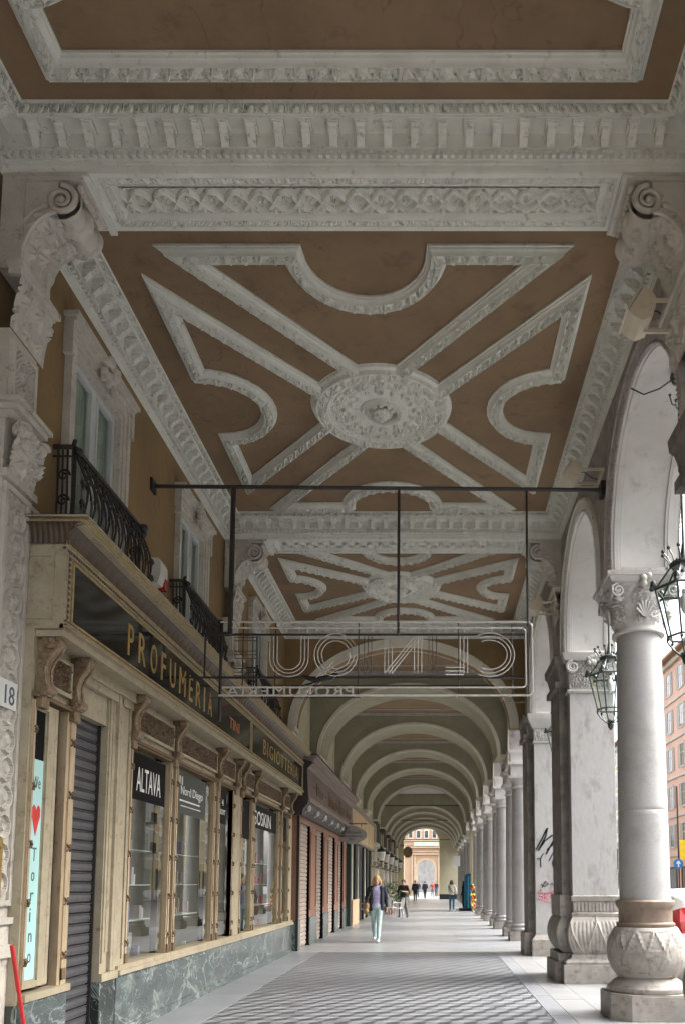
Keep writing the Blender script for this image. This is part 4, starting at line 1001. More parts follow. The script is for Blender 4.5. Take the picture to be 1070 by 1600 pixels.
for k, L in enumerate('SROBZ'):
    pts = {'S': [(.09, .16), (0, .15), (.01, .08), (.09, .06), (.07, 0), (0, 0)], 'R': [(0, 0), (0, .15), (.08, .14), (.07, .08), (0, .07), (.09, 0)], 'O': [(.04, 0), (0, .08), (.05, .15), (.10, .08), (.04, 0)], 'B': [(0, 0), (0, .16), (.08, .12), (.01, .08), (.09, .04), (0, 0)], 'Z': [(0, .14), (.10, .15), (.01, .01), (.11, .0)]}[L]
    stroke([(x_+a, 1.22+b) for a, b in pts], .009, 1); x_ += .12
stroke([(.0, 1.26), (.12, 1.20), (.34, 1.14), (.44, 1.05), (.60, 1.03), (.64, 1.12), (.50, 1.10)], .008, 1); stroke([(.0, 1.38), (.2, 1.34), (.4, 1.42), (.65, 1.38)], .007, 1)
g.build('graffiti', ['black', 'pinkp'], P3, label='black scribbled tag above a small pink tag')
# ================================================================== SHOPFRONT 1: perfumery, cream and bronze
XS, XF, XK = -3.27, -3.04, -2.89
S1 = thing('shopfront', 'cream and bronze perfumery shopfront with black glass fascia and green marble base', 'shopfront', (XS, 6.7, 0))
Y0, Y1 = 6.56, 18.88
DR = (7.38, 8.05)     # roller shutter opening
m = MB()              # marble base in slabs, broken by the door
for a, b in ((6.56, 7.34), (8.48, 8.92), (8.92, 10.30), (10.30, 12.15), (12.15, 13.9), (13.9, 15.6), (15.6, 17.4), (17.4, 18.86)):
    m.box(XS-.25, XS+.035, a+.001, b-.001, .013, .64)
m.box(XS-.25, XS+.055, 8.48, 18.86, .013, .10)
m.split('marble_base', 'marble', S1, label='veined green marble base')
m = MB(); m.box(XS-.25, XS+.03, 8.07, 8.478, .013, .62); m.box(-3.42, XS-.0, 6.52, 6.558, .013, .62); m.split('dark_marble_block', 'marbled', S1)
m = MB(); m.box(XS-.22, XS+.06, 6.55, 7.36, .641, .70); m.box(XS-.22, XS+.075, 8.48, 18.87, .641, .69); m.box(XS-.22, XS+.05, 8.48, 18.87, .691, .735); m.box(XS-.22, XS+.05, 8.07, 8.48, .622, .70); m.build('window_ledge', 'cream', S1)
# body of the front: head, jamb pilasters
GL = [(6.63, 6.85), (8.84, 10.0), (10.42, 12.02), (12.47, 13.17), (13.90, 14.58), (14.94, 17.08), (17.68, 18.28)]
m = MB()
m.box(XS-.2, XS, Y0, Y1, 3.14, 3.66)                      # head band
m.box(XS-.2, XS+.02, 8.07, 8.70, .70, 3.42)               # wide jamb
for a, b in ((8.09, 8.14), (8.60, 8.65)): m.box(XS+.02, XS+.035, a, b, .8, 3.60)
m.box(XS+.02, XS+.03, 8.17, 8.57, .9, 3.3)
m.box(XS+.02, XS+.06, 8.24, 8.30, .72, 3.64); m.box(XS+.02, XS+.05, 8.33, 8.37, .72, 3.64)
m.box(XS-.2, XS+.01, 13.22, 13.84, .735, 3.14)
m.box(XS-.2, XS+.0, 18.36, Y1, .735, 3.14)
m.box(-3.425, XS-.001, Y0-.03, Y0+.02, .62, 3.66); m.box(XS-.16, XS-.002, Y0-.012, Y0+.018, .70, 3.64)     # return beside the pilaster
m.box(-3.42, XF-.001, Y0-.02, Y0+.03, 3.66, 4.40)         # fascia return
for (a, b, c, d) in ((-3.40, -3.37, 3.74, 4.30), (-3.16, -3.13, 3.74, 4.30), (-3.37, -3.16, 4.27, 4.30), (-3.37, -3.16, 3.74, 3.77)): m.box(a, b, Y0-.030, Y0-.018, c, d)
m.box(XS-.1, XF-.004, Y0-.0, Y1, 3.60, 3.655)              # soffit under fascia
m.box(XS-.05, XS+.08, 7.38, 8.70, 3.50, 3.60); m.box(XS-.05, XS+.05, 7.38, 8.70, 3.42, 3.50)
m.box(XS-.15, XF-.02, Y0+.03, Y1, 3.655, 4.40)            # fascia carcass
m.build('timber_front', 'cream', S1)
# mouldings of the fascia, gilt and cream lines
FP = [(6.74, 13.42, 'PROFUMERIA'), (13.62, 18.80, 'BIGIOTTERIA')]
m = MB()
def fr4(m, x0, x1, a, b, c, d, t):
    m.box(x0, x1, a, a+t, c, d); m.box(x0, x1, b-t, b, c, d); m.box(x0, x1, a+t, b-t, c, c+t); m.box(x0, x1, a+t, b-t, d-t, d)
m.box(XF-.03, XF+.0, Y0-.02, Y1, 3.655, 3.70); m.box(XF-.03, XF+.02, Y0-.02, Y1, 4.335, 4.355); m.box(XF-.03, XF+.035, Y0-.02, Y1, 3.672, 3.688)
for a, b, _ in FP: fr4(m, XF-.04, XF+.004, a-.13, b+.09, 3.70, 4.335, .035)
m.build('fascia_frame', 'cream', S1)
m = MB()
for a, b, _ in FP: fr4(m, XF-.04, XF-.004, a-.04, b+.03, 3.745, 4.29, .025)
m.box(XF+.0, XF+.028, Y0-.02, Y1, 3.700, 3.712); m.box(XF, XF+.03, Y0-.02, Y1, 4.357, 4.372)
m.box(-3.46, XK+.03, Y0-.05, Y1, 4.565, 4.585); m.box(-3.46, XK+.012, Y0-.035, Y1, 4.535, 4.55)
m.build('gilt_line', 'goldline', S1)
m = MB(); y = Y0
while y < Y1-.05: m.box(XF+.001, XF+.016, y, y+.028, 3.716, 3.738); m.box(XF+.001, XF+.016, y, y+.028, 4.318, 4.333); y += .05
z = 3.76
while z < 4.28: m.box(XF-.0, XF+.012, 6.60, 6.62, z, z+.025); z += .05
m.build('bead_line', 'bronze', S1, label='row of small dark beads round the fascia')
m = MB(); ys = np.linspace(Y0-.04, Y1, 900)[:, None]; t = np.linspace(0, 1, 12)[None]     # fluted cove
fl = .010*np.abs(np.sin(ys*PI/.045)); m.grid(XF+.005+(XK-XF)*(1-np.cos(t*PI/2))-fl, ys+0*t, 4.375+.165*np.sin(t*PI/2)**1.0+0*ys)
xs = np.linspace(-3.42, XK, 60)[:, None]; sh = np.clip((xs+3.42)/(XK+3.42), 0, 1)
m.grid(np.minimum(xs, XF+(XK-XF)*(1-np.cos(t*PI/2))), Y0-.03-.12*(1-np.cos(t*PI/2))*0.5-.006*np.abs(np.sin(xs*PI/.045)), 4.375+.165*np.sin(t*PI/2)+0*xs)
m.box(-3.42, XF, Y0-.028, Y0-.0, 4.40, 4.545)
m.build('fluted_cove', 'bronzed', S1, smooth='auto')
m = MB(); m.box(-3.50, XK+.02, Y0-.06, Y1, 4.552, 4.565); m.box(-3.50, XK+.045, Y0-.09, Y1, 4.586, 4.60); m.box(-3.50, XK, Y0-.03, Y1, 4.52, 4.535)
m.build('cornice', 'cream', S1)
m = MB(); m.box(-3.50, XK+.03, Y0-.08, Y1, 4.601, 4.612); m.build('cornice_top', 'darkw', S1)
# black glass sign panels with gold letters
for (a, b, txt) in FP:
    m = MB(); m.box(XF-.05, XF-.012, a, b, 3.77, 4.265); p = m.build('sign_panel', 'blackglass', S1)
    m = MB()
    if txt == 'PROFUMERIA':
        y = 7.98
        for ch in txt:
            w_ = .14 if ch in 'EFP' else (.045 if ch == 'I' else .20)
            if ch == 'M': w_ = .24
            put_text(m, ch, (XF-.0115, y, 3.85), (0, 1, 0), (0, 0, 1), w_, .32, .006); y += w_+.155
        put_text(m, 'TINI', (XF-.0115, 12.05, 3.90), (0, 1, 0), (0, 0, 1), .62, .16, .006, mi=1)
    else: put_text(m, txt, (XF-.0115, 14.5, 3.88), (0, 1, 0), (0, 0, 1), 3.7, .27, .006, spacing=1.25)
    m.build('sign_lettering', ['gold', 'copper'], p, label='gold letters reading '+txt)
# consoles
def console(y, w_=.13):
    m = MB(); L = w_
    C = [(XS+.15, 3.60), (XS+.17, 3.55), (XS+.14, 3.48), (XS+.09, 3.42), (XS+.065, 3.34), (XS+.07, 3.26), (XS+.085, 3.20), (XS+.07, 3.14)]
    C = [(XS, 3.655)]+[(XS+.10, 3.655)]+C+[(XS, 3.14)]
    m.prism([(p[0], p[1]) for p in C], 1, y-L/2+.02, y+L/2-.02)
    for yy in (y-L/2, y+L/2-.02):
        m.tube([(x, yy+.01, z) for x, z in C[2:-1]], .018, 6)
    k = np.linspace(0, 2*PI, 18)
    for (cx, cz, r) in ((XS+.115, 3.575, .068), (XS+.075, 3.175, .045)):
        pts = [(cx+r*math.cos(a), cz+r*math.sin(a)) for a in k[:-1]]; m.prism(pts, 1, y-L/2-.012, y+L/2+.012)
        for s in (-1, 1): m.tube(spiral((cx, y+s*(L/2+.014), cz), r-.012, 1.5, (1, 0, 0), (0, 0, 1), 22, .15), .010, 5); m.ball((cx, y+s*(L/2+.016), cz), r*.35, n=6)
    m.box(XS-.001, XS+.06, y-L/2, y+L/2, 3.02, 3.13); m.box(XS-.001, XS+.085, y-L/2-.01, y+L/2+.01, 3.12, 3.14)
    m.build('console', 'bronzel', S1, smooth='auto')
CY = [6.66, 7.27, 8.72, 10.17, 12.22, 13.32, 13.76, 14.72, 17.36, 18.42]
for y in CY: console(y)
def carved(a, b):
    m = MB(); fr4(m, XS-.001, XS+.045, a, b, 3.21, 3.53, .035); m.build('carved_panel_frame', 'cream', S1)
    m = MB(); A1 = np.linspace(a+.035, b-.035, max(10, int((b-a)/.012)))[:, None]; Z = np.linspace(3.245, 3.495, 24)[None]
    m.grid(XS+.004+.05*np.clip(rinceau(A1+0*Z, Z-3.37+0*A1, 1.0, .9)+.5*blobs(A1+0*Z, Z+0*A1, 4, .05), 0, 1.2), A1+0*Z, Z+0*A1); m.build('carved_panel', 'bronze', S1, smooth='auto')
for a, b in zip(CY, CY[1:]):
    if (a, b) == (7.27, 8.72): continue
    if b-a > .3: carved(a+.09, b-.09)
# windows: worn pine jambs, cream sash, glass, bow ornaments
m = MB(); m.box(XS-.08, XS+.05, 8.70, 13.22, 3.10, 3.135); m.box(XS-.08, XS+.03, 8.70, 13.22, 3.075, 3.10); m.box(XS-.08, XS+.05, 13.84, 18.36, 3.10, 3.135); m.box(XS-.08, XS+.05, 6.54, 7.36, 3.10, 3.135)
m.build('head_moulding', 'bronze', S1)
def bow(m, x, y, z):
    for s in (-1, 1):
        m.tube([(x, y-(.035 if y > 6.6 else .012), z+s*.03), (x+.012, y, z), (x, y+(.035 if y > 6.6 else .015), z+s*.03)], .009, 5); m.ball((x+.01, y, z), .016, n=5)
for i, (a, b) in enumerate(GL):
    j = .10 if i else .05
    m = MB(); fr4(m, XS-.10, XS+.002 if i else XS+.006, a-.05, b+.05+(.12 if i == 0 else 0), .735, 3.075, .05); fr4(m, XS-.10, XS-.012, a-.001, b+.001, .785, 3.025, .014)
    if i == 0: m.box(XS-.1, XS+.004, b, b+.13, .78, 3.03); f = m.build('window_frame', 'cream', S1)
    m = MB()
    for y in ((a-.05-j, b+.05) if i else (6.552,)):
        if i == 0: j = .025
        m.box(XS-.10, XS+.014, y, y+j, .735, 3.075); m.box(XS+.014, XS+.026, y+j*.3, y+j*.7, .74, 3.07)
    m.split('jamb', 'wornwood', f)
    m = MB(); z = .95
    while z < 3.0:
        for y in ((a-.05-j/2, b+.05+j/2) if i else (6.578, 7.27)): bow(m, XS+.03, y, z)
        z += .47
    for y in ((a-.05-j/2, b+.05+j/2) if i else (7.27,)): m.box(XS+.01, XS+.035, y-.035, y+.035, .74, .84)
    m.build('bow_ornaments', 'bronze', f, label='small crossed bow carvings up the jambs')
    m = MB(); m.box(XS-.03, XS-.024, a, b, .785, 3.025); m.build('pane', 'glass', f)
m = MB()     # dark reveals between the jambs
for a, b in ((7.05, 7.18), (8.66, 8.70), (10.12, 10.27), (12.17, 12.32), (14.73, 14.80), (17.23, 17.53)):
    m.box(XS-.2, XS-.06, a, b, .70, 3.14)
m.split('dark_reveal', 'darkw', S1)
m = MB(); m.box(XS-.12, XS+.014, 7.18, 7.36, .70, 3.14); m.box(XS+.014, XS+.026, 7.235, 7.30, .70, 3.12); m.box(XS-.15, XS-.03, 7.36, 7.385, .02, 3.42); m.build('door_jamb', 'wornwood', S1)
# roller shutter
m = MB(); z = .02; XSH = XS-.10
while z < 3.42:
    m.prism([(XSH, z), (XSH+.018, z+.012), (XSH+.024, z+.045), (XSH+.018, z+.078), (XSH, z+.09), (XSH-.01, z+.09), (XSH-.01, z)], 1, DR[0]+.01, DR[1]) if False else m.prism([(XSH, z), (XSH+.018, z+.012), (XSH+.024, z+.045), (XSH+.018, z+.078), (XSH, z+.09), (XSH-.01, z+.09), (XSH-.01, z)], 1, DR[0]+.01, DR[1])
    m.box(XSH-.002, XSH+.028, DR[0]+.01, DR[1], z+.086, z+.094); z += .098
m.build('roller_shutter', 'shutter', S1, label='closed grey roller shutter')
m = MB(); m.box(XSH-.03, XSH+.05, DR[0]-.0, DR[0]+.02, .02, 3.42); m.box(XSH-.03, XSH+.05, DR[1]-.0, DR[1]+.025, .02, 3.42); m.split('shutter_rail', 'iron', S1)
# display inside
m = MB(); m.box(-4.75, XS-.11, 6.57, 18.86, .50, .62); m.box(-4.8, -4.75, 6.62, 18.86, .62, 3.5); m.box(-4.75, XS-.21, 6.62, 18.86, 3.14, 3.2)
for y in (6.57, 8.1, 10.18, 12.25, 13.5, 14.75, 17.4, 18.8): m.box(-4.75, XS-.21, y, y+.04, .62, 3.14)
m.build('display_interior', 'shopin', S1)
def disp(x, a, b, c, d, mt, nm, t=None, label=None):
    t = t or (.002 if x > XS-.05 else .015); m = MB(); m.box(x-t, x, a, b, c, d); return m.build(nm, mt, S1, label=label)
disp(XS-.0215, 8.79, 9.96, 2.50, 3.02, 'vinyl', 'header_panel'); disp(XS-.0215, 10.43, 11.75, 2.48, 3.02, 'greenblack', 'header_panel'); disp(XS-.0215, 12.48, 12.95, 2.50, 3.02, 'vinyl', 'header_panel')
disp(XS-.0215, 14.95, 17.07, 2.60, 3.02, 'vinyl', 'header_panel'); disp(XS-.0215, 13.91, 14.57, 2.35, 3.02, 'vinyl', 'header_panel'); disp(XS-.0215, 17.70, 18.26, 2.5, 3.02, 'vinyl', 'header_panel')
disp(XS-.0215, 6.64, 6.85, 2.60, 3.02, 'vinyl', 'header_panel')
m = MB(); xt = XS-.021
put_text(m, 'ALTAVA', (xt, 9.0, 2.60), (0, 1, 0), (0, 0, 1), .80, .27, .003)
put_text(m, 'Il', (xt, 10.52, 2.86), (0, 1, 0), (0, 0, 1), .14, .11, .003); put_text(m, 'Nord Diego', (xt, 10.60, 2.70), (0, 1, 0), (0, 0, 1), 1.0, .15, .003)
m.box(xt, xt+.003, 10.55, 11.45, 2.645, 2.665); m.box(xt, xt+.003, 10.60, 11.5, 2.58, 2.592)
put_text(m, 'SOSKIN', (xt, 15.0, 2.66), (0, 1, 0), (0, 0, 1), 1.5, .26, .003)
put_text(m, '4', (xt, 12.66, 2.78), (0, 1, 0), (0, 0, 1), .10, .10, .003); put_text(m, 'scorr', (xt, 12.55, 2.64), (0, 1, 0), (0, 0, 1), .34, .08, .003)
m.build('window_lettering', 'white', S1, label='white lettering ALTAVA, Nord Diego and SOSKIN on the window headers')
po = disp(XS-.0175, 6.632, 6.848, .80, 2.60, 'teal', 'poster', .004, 'pale turquoise strip reading We love Torino')
m = MB()
put_text(m, 'We', (XS-.017, 6.665, 2.36), (0, 1, 0), (0, 0, 1), .13, .10, .002)
for k, ch in enumerate('Torino'):
    put_text(m, ch, (XS-.017, 6.71, 1.76-.165*k), (0, 1, 0), (0, 0, 1), .055 if ch not in 'iT' else (.02 if ch == 'i' else .07), .11 if ch in 'Ti' else .075, .002)
m.build('poster_lettering', 'slate', po)
m = MB(); H = [(0, -1), (.55, -.25), (.95, .25), (.9, .7), (.55, .92), (.2, .8), (0, .5), (-.2, .8), (-.55, .92), (-.9, .7), (-.95, .25), (-.55, -.25)]
m.prism([(6.742+.075*a, 2.10+.135*b) for a, b in H], 0, XS-.0172, XS-.015); m.build('poster_heart', 'redp', po)
disp(XS-.12, 8.80, 9.12, .79, 2.49, 'moss', 'backdrop', label='yellow green patterned backdrop'); disp(XS-.09, 8.86, 9.12, .84, 1.34, 'violet', 'poster'); disp(XS-.09, 8.86, 9.08, 1.42, 1.78, 'white', 'price_card'); disp(XS-.3, 9.1, 9.8, .62, 1.0, 'goods', 'display_plinth')
disp(-4.3, 10.4, 11.0, .62, 2.4, 'mauve', 'backdrop'); disp(XS-.13, 12.5, 13.0, 1.6, 2.48, 'pinkcard', 'poster', label='pale pink poster with a violet mark'); disp(XS-.125, 12.70, 12.82, 1.98, 2.16, 'violet', 'poster_mark')
disp(XS-.13, 13.92, 14.5, .8, 1.9, 'teal', 'poster'); disp(-4.0, 15.2, 16.8, .62, 1.05, 'white', 'display_plinth'); disp(-4.4, 15.0, 17.0, .62, 2.6, 'curtain', 'backdrop')
m = MB()
for a, b in ((8.86, 9.95), (10.5, 11.95), (15.0, 17.0)):
    for z in (1.15, 1.55, 1.95): m.box(-3.80, -3.42, a, b, z, z+.012)
m.split('glass_shelf', 'milk', S1)
for (a, b) in ((8.9, 9.9), (10.55, 11.9), (15.05, 16.95)):
    m = MB()
    for z in (.62, 1.162, 1.562, 1.962):
        y = a
        while y < b:
            h = random.uniform(.08, .24); r_ = random.uniform(.022, .045); x = random.uniform(-3.72, -3.50); k = random.randrange(5)
            if random.random() < .5: m.lathe([(r_, z), (r_, z+h*.65), (r_*.4, z+h*.75), (r_*.45, z+h)], x, y, 8, k)
            else: m.box(x-r_, x+r_, y-r_, y+r_, z, z+h, k)
            y += random.uniform(.09, .2)
    m.build('perfume_goods', ['redp', 'white', 'pinkcard', 'goldline', 'violet'], S1, label='rows of perfume bottles and small boxes on shelves')
m = MB()
for q in range(26):   # bottles and boxes on the display floor
    y = random.choice([random.uniform(8.95, 9.85), random.uniform(10.5, 11.9), random.uniform(15.1, 16.9)]); x = random.uniform(-4.1, -3.55); h = random.uniform(.10, .3); r = random.uniform(.025, .05)
    if q % 2: m.lathe([(r, .62), (r, .62+h*.7), (r*.4, .62+h*.8), (r*.4, .62+h)], x, y, 10, mi=q % 4)
    else: m.box(x-r, x+r, y-r, y+r, .62, .62+h, q % 4)
m.build('display_goods', ['redp', 'white', 'violet', 'goldline'], S1, label='small bottles and boxes in the windows')

# ================================================================== SHOPFRONT 2: terracotta with brown shutters
S2 = thing('shopfront', 'terracotta shopfront with closed brown shutters and mauve fascia', 'shopfront', (-3.2, 19.3, 0))
XB = -3.17; ya, yb = 19.15, 29.6
SH = [(19.45, 20.95), (22.2, 23.5), (24.7, 26.2), (27.2, 28.5)]
m = MB(); m.box(XB-.02, XB+.03, ya-.05, ya+.16, .7, 3.05); y = ya
for a, b in SH+[(yb, yb)]:
    m.box(XB-.3, XB, y, a, .72, 3.02)
    if a-y > .7: fr4(m, XB, XB+.02, y+.12, a-.12, .9, 2.9, .06)
    y = b
m.box(XB-.3, XB, ya, yb, 3.02, 3.16); m.box(-3.5, XB, ya-.06, ya, .7, 3.16); m.build('panelled_front', 'terra', S2)
m = MB(); y = ya
for a, b in SH+[(yb, yb)]: m.box(XB-.3, XB+.03, y, a, .013, .72); y = b
m.box(-3.5, XB+.03, ya-.07, ya, .013, .70); m.split('marble_base', 'marble', S2)
m = MB(); m.box(XB-.02, XB+.04, ya-.08, ya+.0, .013, 4.4); m.build('black_post', 'black', S2)
for a, b in SH:
    m = MB(); z = .05; xx = XB-.08
    while z < 3.0: m.prism([(xx, z), (xx+.022, z+.02), (xx+.022, z+.075), (xx, z+.095)], 1, a, b); z += .105
    m.box(xx-.01, xx, a, b, .03, 3.02); s_ = m.build('roller_shutter', 'shutterb', S2)
    m = MB(); m.box(xx, XB+.004, a-.03, a, .03, 3.02); m.box(xx, XB+.004, b, b+.03, .03, 3.02); m.split('shutter_rail', 'black', s_)
m = MB(); m.prism([(XB-.05, 3.16), (XB+.10, 3.16), (XB+.12, 3.30), (XB+.22, 3.42), (XB+.24, 3.50), (XB-.05, 3.50)], 1, ya-.02, yb); m.prism([(-3.5, 3.16), (XB+.10, 3.16), (XB+.12, 3.30), (XB+.22, 3.42), (XB+.24, 3.50), (XB+.20, 4.25), (XB+.35, 4.40), (-3.5, 4.62)], 1, ya-.14, ya-.02); m.build('dark_cove', 'darkw', S2)
y = ya+.3
while y < yb: 
    m = MB()
    m.ball((XB+.17, y, 3.36), .085, n=7, sc_=(1, 1, 1.1)); m.tube([(XB+.17, y, 3.44), (XB+.10, y, 3.24)], [.07, .03], 8); m.box(XB+.08, XB+.22, y-.07, y+.07, 3.44, 3.47); y += 1.45; m.build('corbel', 'steel', S2, smooth='auto')
m = MB(); m.prism([(XB+.05, 3.50), (XB+.24, 3.50), (XB+.20, 4.28), (XB+.05, 4.28)], 1, ya-.02, yb); m.build('fascia', 'mauve', S2)
m = MB()
for z0, z1, p in ((3.50, 3.56, .27), (3.58, 3.61, .255), (4.28, 4.33, .24), (4.33, 4.42, .30), (4.44, 4.50, .36), (4.50, 4.57, .42)): m.box(XB-.2, XB+p, ya-.1, yb+.1, z0, z1)
m.build('cornice', 'mauvel', S2); m = MB(); m.box(XB-.3, XB+.44, ya-.15, yb+.12, 4.575, 4.60); m.box(XB-.2, XB+.29, ya-.1, yb+.1, 4.421, 4.439); m.build('cornice_top', 'darkw', S2)
m = MB(); put_text(m, '\u00b7 Bar \u00b7', (XB+.235, 19.9, 3.75), (0, 1, 0), (0, 0, 1), 2.3, .30, .012); put_text(m, 'Immobiliare', (XB+.235, 22.8, 3.70), (0, 1, 0), (0, 0, 1), 4.0, .42, .012); put_text(m, 'Bar', (XB+.235, 27.4, 3.74), (0, 1, 0), (0, 0, 1), 1.4, .34, .012)
m.build('sign_lettering', 'bronze', S2, label='dark bronze letters on the mauve fascia')

# ================================================================== SHOPFRONT 3: cafe
S3 = thing('shopfront', 'dark green cafe front with a beige fascia, past the terracotta shop', 'shopfront', (-3.2, 30, 0))
m = MB(); xx = -3.15
for k, y in enumerate(np.arange(30.0, 40.6, .62)): m.box(xx-.3, xx+(.10 if k % 3 == 0 else .03), y, y+(.40 if k % 3 else .25), .02, 3.15)
m.box(xx-.35, xx-.2, 30, 41, .02, 3.2); m.build('dark_panels', 'greenblack', S3)
m = MB()
for y in (31.1, 33.6, 36.8, 39.4): m.box(xx-.1, xx+.06, y-.09, y+.09, .02, 3.1)
m.split('pale_jamb', 'band', S3)
m = MB(); m.box(-3.45, -3.0, 29.8, 41.0, 3.2, 4.35); m.build('fascia', 'orangeb', S3)
m = MB(); m.box(-3.45, -2.93, 29.7, 41.1, 4.35, 4.5); m.box(-3.45, -2.96, 29.7, 41.1, 3.12, 3.2); m.build('cornice', 'mauvel', S3)
m = MB(); m.box(-3.4, -3.0, 30.4, 33.0, .02, .95); m.build('pink_counter', 'peach', S3)
# oval hanging sign
O = thing('hanging_sign', 'oval grey cafe sign hanging from a scroll bracket above the passage', 'sign', (-2.85, 28.0, 3.25))
m = MB(); n = 36; pts = [(-2.80+.50*math.cos(2*PI*k/n), 3.22+.30*math.sin(2*PI*k/n)*(1+.08*math.cos(8*PI*k/n))) for k in range(n)]
m.prism([(p[0], p[1]) for p in pts], 1, 27.97, 28.03); m.build('oval_board', 'greysign', O)
m = MB(); put_text(m, 'Caffetteria', (-3.10, 27.966, 3.27), (1, 0, 0), (0, 0, 1), .6, .09, .004); put_text(m, 'Torrefazione', (-3.15, 27.966, 3.14), (1, 0, 0), (0, 0, 1), .7, .08, .004); put_text(m, 'Bar', (-2.9, 27.966, 3.03), (1, 0, 0), (0, 0, 1), .2, .07, .004); m.build('sign_lettering', 'darkw', O)
m = MB(); m.tube([(XB+.0, 28, 3.60), (-2.3, 28, 3.60)], .02, 6); m.tube([(-3.1, 28, 3.60), (-3.1, 28, 3.48)], .012, 5); m.tube([(-2.5, 28, 3.60), (-2.5, 28, 3.48)], .012, 5); m.build('bracket_arm', 'iron', O)
# ================================================================== WROUGHT IRON BALCONIES
def balcony(y0, y1, detail=1):
    """bombe railing in front of a window: curved bars, scrolls, rails; z 4.76 .. 5.60"""
    def u(t): return .20+.17*math.sin(PI*min(1, max(0, (1-t)*1.05)))**1.1*(1-.35*t)-.02*t     # outward reach, t = 0 floor .. 1 top
    XW = XL; z0, z1 = 4.64, 5.60; H = z1-z0
    t_ = thing('iron_balcony', 'x', 'balcony', (XL, (y0+y1)/2, 4.62), 'black wrought iron balconies')
    m = MB(); n = 14
    rail = [(XW, y0, z1), (XW+.16, y0, z1-.0), (XW+.20, y0+.03, z1), (XW+.20, y1-.03, z1), (XW+.16, y1, z1), (XW, y1, z1)]
    m.tube(rail, .022, 6); m.tube([(XW+.20, y0-.03, z1), (XW+.23, y0-.06, z1+.03)], .02, 5); m.tube([(p[0]+(.0 if p[0] == XW else .0), p[1], z1-.09) for p in rail], .010, 5)
    b = [(XW, y0, z0+.02), (XW+.2, y0, z0+.02), (XW+.2, y1, z0+.02), (XW, y1, z0+.02)]; m.tube(b, .022, 6)
    for yv in (y0+.01, y1-.01): m.tube([(XW+.2, yv, z1+.0), (XW+.2, yv, z0)], .018, 5)
    m.ball((XW+.24, y1, z1-.02), .05, n=6); m.ball((XW+.24, y1-.02, z1-.10), .045, n=6); m.ball((XW+.24, y0, z1-.05), .04, n=6)
    m.build('railing_frame', 'iron', t_, smooth='auto')
    m = MB(); k = int((y1-y0)/(.085 if detail else .13)); st = (y1-y0)/k
    ns = 12 if detail else 7
    for i in range(k+1):
        y = y0+i*st; sg = 1 if i % 2 else -1; pts = []
        for j in range(ns):
            t = j/(ns-1); pts.append((XW+u(t), y+sg*.028*math.sin(2*PI*t)+.02*math.sin(PI*t), z0+t*H))
        m.tube(pts, .0105, 4)
        if i < k:
            for t, r, s2 in ((.90, .034, 1), (.70, .03, -1), (.30, .045, 1), (.12, .038, -1)):
                c = (XW+u(t)+.012, y+st/2, z0+t*H)
                m.tube(spiral(c, r, 1.25 if detail else .9, (0, s2, 0), (0, 0, 1), 12 if detail else 6, .25, PI/2), .0085, 4)
            if detail: m.ball((XW+u(.5)+.02, y+st/2, z0+.5*H), .02, n=4, sc_=(.7, .8, 1.8))
    m.build('scrolled_bars', 'iron', t_, smooth='auto', label='dense curved bars and scrolls of the bulging railing')
    m = MB()
    for yv, s in ((y0, -1), (y1, 1)):   # end returns with outward scrolls
        for q in range(4):
            x = XW+.045+.045*q; m.tube([(x, yv, z0), (x+.02, yv+s*.02, z0+H*.5), (x, yv, z1-.03)], .010, 4)
        for t in (.2, .45, .7): m.tube(spiral((XW+.12, yv+s*.03, z0+t*H), .06, 1.4, (1, 0, 0), (0, 0, 1), 14, .2), .011, 4)
        for t, r in ((.18, .05), (.38, .055), (.58, .05)):
            m.tube(spiral((XW+u(t)+.0, yv+s*.055, z0+t*H), r, 1.2, (0, s, 0), (0, 0, 1), 12, .25), .014, 4)
    m.build('end_scrolls', 'iron', t_, smooth='auto')
    m = MB(); m.box(XW, XW+.36, y0-.06, y1+.06, 4.765, 4.80) if False else m.box(XW, XW+.20, y0-.05, y1+.05, 4.60, 4.635); m.build('balcony_slab', 'pilst', t_)
    return t_
for (y0, y1), lab in zip([(7.22, 8.92), (10.58, 12.30), (15.05, 16.75)], ['nearest black iron balcony railing, bulging out under the first window', 'middle black iron balcony railing, right of the white alarm box', 'small black iron balcony railing behind the neon sign']):
    balcony(y0, y1, 1 if y0 < 14 else 0)['label'] = lab
for y0, lab in ((42.6, 'first of the far dark balconies above the wall lanterns'), (48.6, 'second of the far dark balconies above the wall lanterns'), (54.8, 'third of the far dark balconies above the wall lanterns'), (61.0, 'fourth of the far dark balconies above the wall lanterns')):
    t_ = thing('small_balcony', lab, 'balcony', (XL, y0+1, 3.6), 'dark balconies far down the left wall')
    m = MB(); m.box(XL, XL+.55, y0, y0+2.2, 3.55, 3.68); m.build('balcony_slab', 'band', t_); m = MB()
    for q in range(23): m.box(XL+.50, XL+.53, y0+.1*q-.02, y0+.1*q+.03, 3.68, 4.75)
    for q in range(5): m.box(XL+.1*q, XL+.1*q+.04, y0, y0+.03, 3.68, 4.75)
    m.box(XL, XL+.56, y0-.02, y0+2.22, 4.72, 4.78); m.build('railing', 'iron', t_)

